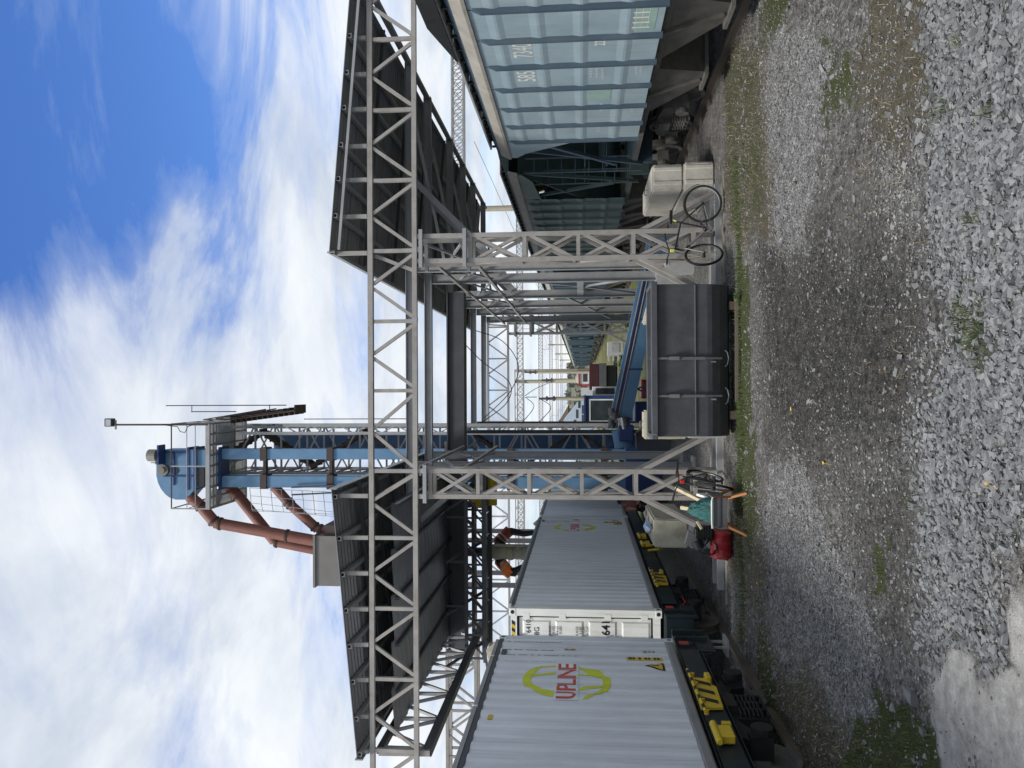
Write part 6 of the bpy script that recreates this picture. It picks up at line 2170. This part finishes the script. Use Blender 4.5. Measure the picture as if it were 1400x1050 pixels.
def dress(root, P, f_, l_, vest, tape, hat, headkey='head'):
    c_, s_ = P['chest'], P['spine']
    pl = P['pelvis']
    ax = (c_ - s_).normalized()
    n_ = 14
    rings = [(pl.lerp(s_, -.25), .205, .17), (s_, .195, .165), (s_.lerp(c_, .6), .205, .17), (c_ + ax * .06, .205, .165), (c_ + ax * .13, .14, .11)]
    if vest:
        mb = MB()
        for c2, ra, rb_ in rings:
            fwd = l_.cross(ax).normalized()
            for i in range(n_):
                t_ = 2 * math.pi * i / n_
                mb.V.append(tuple(c2 + l_ * (ra * math.cos(t_)) + fwd * (rb_ * math.sin(t_))))
        k = len(rings)
        mb.F = [(i * n_ + j, i * n_ + (j + 1) % n_, (i + 1) * n_ + (j + 1) % n_, (i + 1) * n_ + j) for i in range(k - 1) for j in range(n_)]
        mb.M = [0] * len(mb.F)
        v_ = mb.build('vest', vest, root, smooth=True, fix=False)
        for f2 in (.25, .75):
            c2 = s_.lerp(c_, f2)
            tb = MB()
            fwd = l_.cross(ax).normalized()
            for o_ in (-.022, .022):
                for i in range(n_):
                    t_ = 2 * math.pi * i / n_
                    tb.V.append(tuple(c2 + ax * o_ + l_ * (.206 * math.cos(t_)) + fwd * (.174 * math.sin(t_))))
            tb.F = [(j, (j + 1) % n_, n_ + (j + 1) % n_, n_ + j) for j in range(n_)]
            tb.M = [0] * n_
            tb.build('tape', tape, v_, smooth=True, fix=False)
    h, cr_ = P['head'], P['crown']
    hd = (cr_ - h).normalized()
    hm = MB()
    a, b_ = f_, l_
    for k2 in range(6):
        t_ = k2 / 5 * math.pi / 2
        hm.V += [tuple(h.lerp(cr_, .35) + hd * (.13 * math.sin(t_)) + (a * math.cos(u) * 1.12 + b_ * math.sin(u)) * (.118 * math.cos(t_) + .002)) for u in np.linspace(0, 2 * math.pi, 16, endpoint=False)]
    hm.F = [(i * 16 + j, i * 16 + (j + 1) % 16, (i + 1) * 16 + (j + 1) % 16, (i + 1) * 16 + j) for i in range(5) for j in range(16)]
    hm.M = [0] * len(hm.F)
    hm.build('hat', hat, root, smooth=True, fix=False)
    # eyes, nose and mouth
    fc = MB()
    d = (f_ - hd * f_.dot(hd)).normalized()
    for s2 in (-1, 1):
        e = h + hd * .035 + d * .088 + l_ * (.033 * s2)
        fc.cyl(e - d * .006, e + d * .004, .012, n=8)
    fc.build('eyes', blackp, root)
    ns = MB().cyl(h + hd * .03 + d * .088, h - hd * .005 + d * .115, .009, .014, n=8)
    ns.build('nose', skin, root)
    MB().box(*[v for ax_ in range(3) for v in sorted(((h - hd * .04 + d * .09)[ax_] - .02, (h - hd * .04 + d * .09)[ax_] + .02))]).build('mouth', paint('lips', (.25, .09, .07), .5), root, bevel=.008)
    for q in 'lr':
        w_, hnd = P['wri' + q], P['hand' + q]
        dd = (hnd - w_).normalized()
        sd = dd.cross(Vector((0, 0, 1))).normalized()
        fg = MB()
        for j, ln in enumerate((.075, .085, .08, .062)):
            b0_ = hnd + sd * (.03 - .02 * j)
            m_ = b0_ + dd * ln * .6
            fg.path([b0_ - dd * .01, m_, m_ + dd * ln * .35 - Vector((0, 0, ln * .35))], [.011, .0095, .007], 6)
        fg.path([w_.lerp(hnd, .5) + sd * .03, hnd + sd * .055 + dd * .02, hnd + sd * .05 + dd * .06], [.013, .011, .008], 6)
        fg.build('fingers', skin if vest is not redv else darkcl, root, smooth=True)


Z0 = {'*': darkcl, 'head': skin, 'crown': skin, 'neck': skin, 'handl': skin, 'handr': skin}
CT = CZ1 - .014
r_, P_, f2, l2 = figure((-5.24, 23.4, CT), math.radians(15), joints((.0, 0), (.14, .46), (-.06, .76), (.06, .92), (.26, 1.10), (.38, 1.22), (.46, 1.30), (.42, .92), (.58, 1.05)), BONES, Z0, 'worker in a bright orange vest leaning towards the spout on the container roof', 1.0)
dress(r_, P_, f2, l2, orangev, reflect, darkcl)
r_, P_, f2, l2 = figure((-4.30, 24.5, CT), math.radians(200), joints((0, 0), (.05, .46), (-.03, .86), (.08, 1.02), (.25, 1.18), (.37, 1.27), (.45, 1.33), (.40, .98), (.60, 1.02)), BONES, {**Z0, 'spine': redv}, 'worker in dark clothes and red vest bending forward on the container roof', 1.04)
dress(r_, P_, f2, l2, redv, reflect, navy)
r_, P_, f2, l2 = figure((-3.45, 24.4, .0), math.radians(-60), joints((0, 0), (.05, .48), (-.06, .90), (.04, 1.08), (.20, 1.26), (.30, 1.37), (.36, 1.45), (.34, 1.02), (.56, 1.00)), BONES, {**Z0, 'spine': pink, 'chest': pink, 'shol': pink, 'shor': pink, 'elbl': pink, 'elbr': pink}, 'worker in a pink shirt and dark cap bending beside the container wagons')
dress(r_, P_, f2, l2, None, None, navy)

# loading spout over the container
sp_ = empty('loading_spout', (-4.6, 23.3, 4.0), 'stained beige canvas loading spout hanging over the container roof', 'spout')
sx, sy = A(690, 755, 23.3).x, 23.3
pts, rad = [], []
for k in range(22):
    t_ = k / 21
    pts.append((sx + .02 * math.sin(k * 1.1), sy + .02 * math.cos(k * 1.7), 5.35 - t_ * 1.40))
    rad.append(.20 + .012 * math.sin(k * 2.1) + (.02 if k > 16 else 0))
MB().path(pts, rad, 20).build('canvas_sleeve', beige, sp_, smooth=True)
MB().ring((sx, sy, 4.22), (0, 0, 1), .215, .022, 24, 6).build('sleeve_ring', concg, sp_, smooth=True)
MB().ring((sx, sy, 4.75), (0, 0, 1), .205, .015, 24, 6).build('strap', yellow, sp_, smooth=True)
MB().cyl((sx, sy, 5.3), (sx, sy, 6.2), .13, n=20).build('outlet', steeld, sp_, smooth=True)
MB().box(sx + .18, sx + .21, sy - .16, sy + .16, 4.25, 5.2).build('side_guard', beige, sp_, bevel=.03)
# sagging cable and hose strung between the frames
for (pts, lb) in (
    ([(2.3, 30.2, 6.6), (1.9, 30.2, 5.6), (1.0, 30.2, 5.0), (.0, 30.2, 5.3), (-1.0, 30.2, 6.3)], 'slack black cable looping across between the far frames'),
    ([(1.6, 27.6, 6.6), (1.0, 27.6, 6.0), (.3, 27.6, 5.1), (-.4, 27.6, 5.2), (-1.1, 27.6, 6.1)], 'slack black cable drooping under the middle frames')):
    P = [Vector(p) for p in pts]
    fine = []
    for i in range(len(P) - 1):
        p0, p1, p2, p3 = P[max(0, i - 1)], P[i], P[i + 1], P[min(len(P) - 1, i + 2)]
        for k in range(7):
            t_ = k / 7
            fine.append(.5 * ((2 * p1) + (p2 - p0) * t_ + (2 * p0 - 5 * p1 + 4 * p2 - p3) * t_ ** 2 + (-p0 + 3 * p1 - 3 * p2 + p3) * t_ ** 3))
    MB().path(fine + [P[-1]], .016, 5).build('slack_cable', rubber, label=lb, cat='cable')

# ------------------------------------------------------------------ cabin, shunter and odds beyond the frames
cbn = empty('site_cabin', (-1.0, 43, 0), 'small blue cabin with a corrugated roof edge and a big white framed window', 'cabin')
YB = 42.0
c0, c1 = A(820, 582, YB).x, A(820, 541, YB).x
MB().box(c0, c1, YB, YB + 3.0, 0, 2.42).build('cabin_wall', blued, cbn)
rf = MB()
for k in range(16):
    x = c0 - .05 + (c1 - c0 + .1) * k / 16
    rf.box(x, x + (c1 - c0 + .1) / 16 * .55, YB - .12, YB + 3.1, 2.42, 2.52)
rf.box(c0 - .05, c1 + .05, YB - .1, YB + 3.1, 2.425, 2.47)
rf.build('cabin_roof', blued, cbn)
w0, w1 = A(820, 577, YB).x, A(820, 545.5, YB).x
wf = MB()
zt_, zb_ = 2.25, .95
wf.box(w0, w1, YB - .03, YB + .0 - .002, zt_ - .07, zt_).box(w0, w1, YB - .03, YB - .002, zb_, zb_ + .07).box(w0, w0 + .07, YB - .03, YB - .002, zb_ + .07, zt_ - .07).box(w1 - .07, w1, YB - .03, YB - .002, zb_ + .07, zt_ - .07)
wo = wf.build('window', winw, cbn)
MB().box(w0 + .07, w1 - .07, YB - .012, YB - .003, zb_ + .07, zt_ - .07).build('pane', glass, wo)
d0, d1 = c1 + .06, A(825, 531, YB).x
MB().box(c1 + .003, d1 + .1, YB + .9, YB + 2.6, 0, 2.05).build('porch_wall', winw, cbn)
MB().box(c1 + .08, d1 + .02, YB + .89, YB + .899, .9, 1.9).build('porch_glass', glass, cbn)

sh = empty('shunting_engine', (1.0, 62, 0), 'small maroon shunting engine with a white cab trimmed in red', 'shunter')
YS = 60.0
s0, s1 = A(815, 533, YS).x, A(815, 497.5, YS).x
zz_ = lambda x: A(x, 515, YS).z
MB().box(s0, s1, YS, YS + 4.5, zz_(818.5), zz_(806)).build('engine_hood', maroon, sh)
MB().box(s0 - .05, s1 + .05, YS - .05, YS + 7, zz_(829), zz_(819)).build('engine_frame', steeld, sh)
MB().box(s0 + .1, s1 - .1, YS + .3, YS + 6.5, 0.1, zz_(830)).build('under_gear', black, sh)
k0, k1 = A(800, 527, YS).x, A(800, 504.5, YS).x
MB().box(k0, k1, YS + 3.0, YS + 5.5, zz_(806) + .01, zz_(791)).build('cab', white, sh)
for x in (k0, k1 - .08):
    MB().box(x - .02, x + .1, YS + 2.95, YS + 3.05, zz_(806), zz_(791)).build('cab_post', redc, sh)
MB().box(k0 - .03, k1 + .03, YS + 2.9, YS + 3.0, zz_(792.2), zz_(790.4)).build('cab_band', redc, sh)
MB().box(k0 + .3, k1 - .3, YS + 2.97, YS + 2.995, zz_(803), zz_(797)).build('windscreen', glass, sh)
xm_ = (k0 + k1) / 2
MB().path([(xm_, YS + 4, zz_(790.5)), (xm_, YS + 4, zz_(788)), (xm_, YS + 4, zz_(786))], [.45, .36, .08], 14).build('roof_dome', cream, sh, smooth=True)
MB().box(A(800, 541, YS).x, k0 - .15, YS + 3, YS + 6, zz_(826), zz_(794)).build('side_cabin', paint('pale grey wall', (.45, .47, .5), .6), sh)

# concrete masts
masts = [(717, 509, 787, 509.5, .10, 62, 'tall concrete mast with a dark tip, towards the grain wagons'), (740, 520, 790, 520, .13, 66, 'shorter concrete mast behind the shunting engine cab'),
         (737, 545, 800, 545, .10, 46, 'concrete mast rising behind the blue cabin, wires at its tip')]
for (x0, y0, x1, y1, r, Y, lb) in masts:
    p = A(x0, y0, Y)
    root = empty('concrete_mast', (p.x, Y, 0), lb, 'mast', 'concrete masts beyond the frames')
    MB().cyl((p.x, Y, 0), (p.x, Y, p.z - .9), r * 1.5, r, n=10).build('pole', mastc, root, smooth=True)
    MB().cyl((p.x, Y, p.z - .9), (p.x, Y, p.z), r * .9, r * .6, n=8).build('tip', steeld, root)
    for k in range(2):
        MB().cyl((p.x, Y, p.z - .5 - k * .4), (p.x, Y, p.z - .4 - k * .4), r * 1.5, n=10).build('insulator', steeld, root)
p = A(719, 543, 46)
MB().cyl((p.x, 46.2, 5.2), (p.x, 46.2, p.z), .03, n=6).build('antenna_pole', steel2, label='thin antenna pole beside the mast behind the blue cabin', cat='antenna')

# catenary portals: lattice beams across the tracks, receding
ordn = ['nearest', 'second', 'third', 'fourth', 'fifth', 'sixth', 'seventh']
for k in range(6):
    Y = 43.0 + 43.0 * k
    zt_ = 9.55
    root = empty('catenary_portal', (2, Y, 0), 'pale lattice catenary beam spanning the tracks, %s of the receding row' % ordn[k], 'catenary portal', 'catenary portals')
    xs0, xs1 = (2.6, 23.0) if k == 0 else (-24.0, 22.0)
    ht = .62
    dp_ = .5
    for y in (Y, Y + dp_):
        for z_ in (zt_, zt_ - ht):
            MB().bar((xs0, y, z_), (xs1, y, z_), .085).build('beam_chord', steel2, root)
    lac = MB()
    x = xs0
    while x < xs1 - .3:
        for y in (Y, Y + dp_):
            lac.bar((x, y, zt_ - ht), (x + .55, y, zt_), .035).bar((x, y, zt_), (x + .55, y, zt_ - ht), .035).bar((x, y, zt_), (x, y, zt_ - ht), .035)
        x += .55
    lac.build('beam_lacing', steel2, root, kind='stuff')
    for x in ((9.9, 22.5) if k == 0 else (-22, 2.2 if k == 1 else 9.9, 21.5)):
        mp_ = MB()
        mp_.cyl((x, Y + .25, 0), (x, Y + .25, zt_ + .3), .2, .14, n=10)
        mp_.build('mast', mastc, root)
    for xw in (XR, XL):
        if xw < xs0:
            continue
        MB().bar((xw, Y + .25, zt_ - ht), (xw, Y + .25, zt_ - ht - 1.2), .05).bar((xw, Y + .25, zt_ - ht - .9), (xw + 1.4, Y + .25, zt_ - ht - 1.5), .04).build('hanger', steel2, root)
low = empty('catenary_portal', (-3, 70, 0), 'lower open lattice beam beside the tall mast beyond the frames', 'catenary portal', 'catenary portals')
pa, pb = A(704, 506, 70), A(716, 506, 70)
for z_ in (pa.z, pb.z):
    MB().bar((-22, 70, z_), (pa.x, 70, z_), .09).build('beam_chord', steel2, low)
lc = MB()
x = pa.x
k = 0
while x > -21:
    lc.bar((x, 70, pa.z), (x, 70, pb.z), .06).bar((x, 70, pb.z), (x - 1.1, 70, pa.z), .05)
    x -= 1.1
lc.build('beam_lacing', steel2, low, kind='stuff')
MB().cyl((pa.x - 1, 70.2, 0), (pa.x - 1, 70.2, pa.z), .16, n=8).build('mast', mastc, low)
MB().cyl((-20, 70.2, 0), (-20, 70.2, pa.z), .16, n=8).build('mast', mastc, low)
# overhead wires
for x, z_, lb in ((XR, 6.9, 'lower contact wire above the grain wagons'), (XR, 8.1, 'upper carrying wire above the grain wagons'), (XR + 4.6, 7.4, 'overhead wire beyond the grain wagons')):
    pts = []
    for k in range(6):
        for j in range(6):
            t_ = j / 6
            pts.append((x, 36 + 43 * k + 43 * t_, z_ - .9 * 4 * t_ * (1 - t_) * (1 if 'carrying' in lb else .1)))
    MB().path(pts, .012, 4).build('overhead_wire', black, label=lb, cat='wire')
for (pts, lb) in (([A(718, 543, 46), A(730, 555, 44), A(716, 575, 40), A(690, 600, 36)], 'wire running left from the tip of the mast behind the cabin'),
                  ([A(738, 545, 46), A(753, 556, 44), A(742, 572, 40), A(712, 600, 36)], 'slack wire below it, running left from the same mast'),
                  ([A(718, 541, 46), A(735, 530, 52), A(760, 520, 62)], 'stay wire running right from the mast behind the cabin')):
    P = [Vector(p) for p in pts]
    fine = []
    for i in range(len(P) - 1):
        p0, p1, p2, p3 = P[max(0, i - 1)], P[i], P[i + 1], P[min(len(P) - 1, i + 2)]
        for k in range(8):
            t_ = k / 8
            fine.append(.5 * ((2 * p1) + (p2 - p0) * t_ + (2 * p0 - 5 * p1 + 4 * p2 - p3) * t_ ** 2 + (-p0 + 3 * p1 - 3 * p2 + p3) * t_ ** 3))
    MB().path(fine + [P[-1]], .02, 4).build('slack_wire', black, label=lb, cat='wire')

# far white-blue shed and a brown roofed house
wh = empty('far_shed', (-6, 150, 0), 'pale blue gabled shed far beyond the cabin', 'shed')
YW = 150
a, b_ = A(780, 548, YW), A(780, 600, YW)
xprism([(b_.x, 0), (a.x, 0), (a.x, A(792, 548, YW).z), (A(775, 575, YW).x, A(770, 575, YW).z), (b_.x, A(783, 600, YW).z)], YW, YW + 20).build('wall', paint('pale blue cladding', (.38, .45, .56), .6), wh)
for (x, y) in ((792, 552), (789, 566), (786, 580), (797, 560), (797, 573)):
    p = A(x, y, YW)
    MB().box(p.x - .8, p.x + .8, YW - .04, YW - .003, p.z - .22, p.z + .22).build('window', glass, wh)
hs_ = empty('far_house', (-12, 200, 0), 'brown roofed house behind the pale blue shed', 'house')
a, b_ = A(764, 560, 200), A(777, 586, 200)
MB().box(b_.x - 3, a.x, 200, 215, 0, b_.z + .2).build('wall', paint('tan wall', (.33, .24, .2), .8), hs_)
xprism([(b_.x - 4, b_.z), (a.x + 1, b_.z), (a.x - 3, a.z), (b_.x + 2, a.z)], 199, 216).build('roof', paint('brown roof', (.15, .115, .10), .8), hs_)
# wooded hill
nxh, nyh = 60, 14
hx_, hy_ = np.linspace(-260, 160, nxh), np.linspace(230, 420, nyh)
HX, HY = np.meshgrid(hx_, hy_)
HZ = 5 * fbm(HX * .012 + 5, HY * .012, 4) * np.clip((HY - 230) / 60, 0, 1) * (HX < 60) + 7 * np.exp(-((HX + 0) / 26) ** 2) * np.clip((HY - 230) / 110, 0, 1)
ih = np.arange(nxh * nyh).reshape(nyh, nxh)
fh_ = np.stack([ih[:-1, :-1], ih[:-1, 1:], ih[1:, 1:], ih[1:, :-1]], -1).reshape(-1, 4)
hm_ = paint('far hillside', (.12, .125, .09), .95, var=.4, scale=.05)
np_mesh('hill', np.stack([HX, HY, HZ - .2], -1).reshape(-1, 3), fh_, [hm_], kind='structure')
# far trees: leaf clumps
tmat = leafmat('hazed far foliage', (.085, .095, .08), (.12, .13, .105), (.17, .175, .14))  # greens greyed, distance haze put into the leaf colour


def far_wood(name, n, fx, fy, rmin, rmax, seedv):
    r2 = np.random.default_rng(seedv)
    X, Y = fx(r2, n), fy(r2, n)
    R = r2.uniform(rmin, rmax, n)
    zb__ = np.interp(Y, [230, 420], [0, 5])
    V_, F_ = [], []
    m_ = 60
    u = r2.normal(size=(n, m_, 3))
    u /= np.linalg.norm(u, axis=2, keepdims=True)
    c_ = u * (R[:, None, None] * r2.uniform(.55, 1, (n, m_, 1))) * np.array([1, 1, 1.15])
    c_[..., 0] += X[:, None]
    c_[..., 1] += Y[:, None]
    c_[..., 2] += (zb__ + R * 1.1)[:, None]
    s = (R[:, None, None] * .22)
    tri = r2.normal(size=(n, m_, 3, 3)) * s[..., None]
    v = (c_[:, :, None, :] + tri).reshape(-1, 3)
    return np_mesh(name, v, np.arange(len(v)).reshape(-1, 3), [tmat], smooth=False, kind='stuff')


far_wood('treeline', 150, lambda r, n: r.uniform(-150, 60, n), lambda r, n: r.uniform(250, 330, n), 1.2, 2.6, 4)
far_wood('treeline', 40, lambda r, n: r.uniform(-4, 9, n), lambda r, n: r.uniform(240, 330, n), 1.6, 3.2, 9)

# grass verge beyond the frames and the small concrete hut on it
mb = MB()
block2 = empty('switch_box', (3.2, 52, 0), 'small weathered concrete box on the grass verge by the grain wagons', 'box')
p, q = A(831, 486, 52), A(853, 467, 52)
MB().box(p.x, q.x, 52, 53, 0, p.z).build('box_body', concg, block2)
for k in range(3):
    MB().box(p.x - .35, p.x - .02, 52.0, 52.3, .25 + k * .3, .33 + k * .3).build('box_step', concg, block2)
MB().box(q.x - .7, q.x - .1, 51.97, 51.998, .2, p.z - .25).build('box_panel', steel2, block2)
# distant shunting yard floor tone
for (x, y, h, lb) in ((1.6, 47, .45, 'dark bush beside the concrete box on the verge'), (3.9, 44, .4, 'low green bush on the verge by the third grain wagon')):
    r2 = np.random.default_rng(int(x * 10))
    n = 260
    u = r2.normal(size=(n, 3))
    u /= np.linalg.norm(u, axis=1, keepdims=True)
    c_ = u * r2.uniform(.5, 1, (n, 1)) * np.array([.5, .4, h * .6]) + np.array([x, y, h * .55])
    v = (c_[:, None, :] + r2.normal(size=(n, 3, 3)) * .08).reshape(-1, 3)
    root = empty('bush', (x, y, 0), lb, 'bush')
    mm = MB()
    mm.add([tuple(q_) for q_ in v], [(3 * i, 3 * i + 1, 3 * i + 2) for i in range(n)])
    mm.build('foliage', gr, root, fix=False)
    MB().cyl((x, y, 0), (x, y, h * .6), .03, n=6).build('stem', sleeper, root)
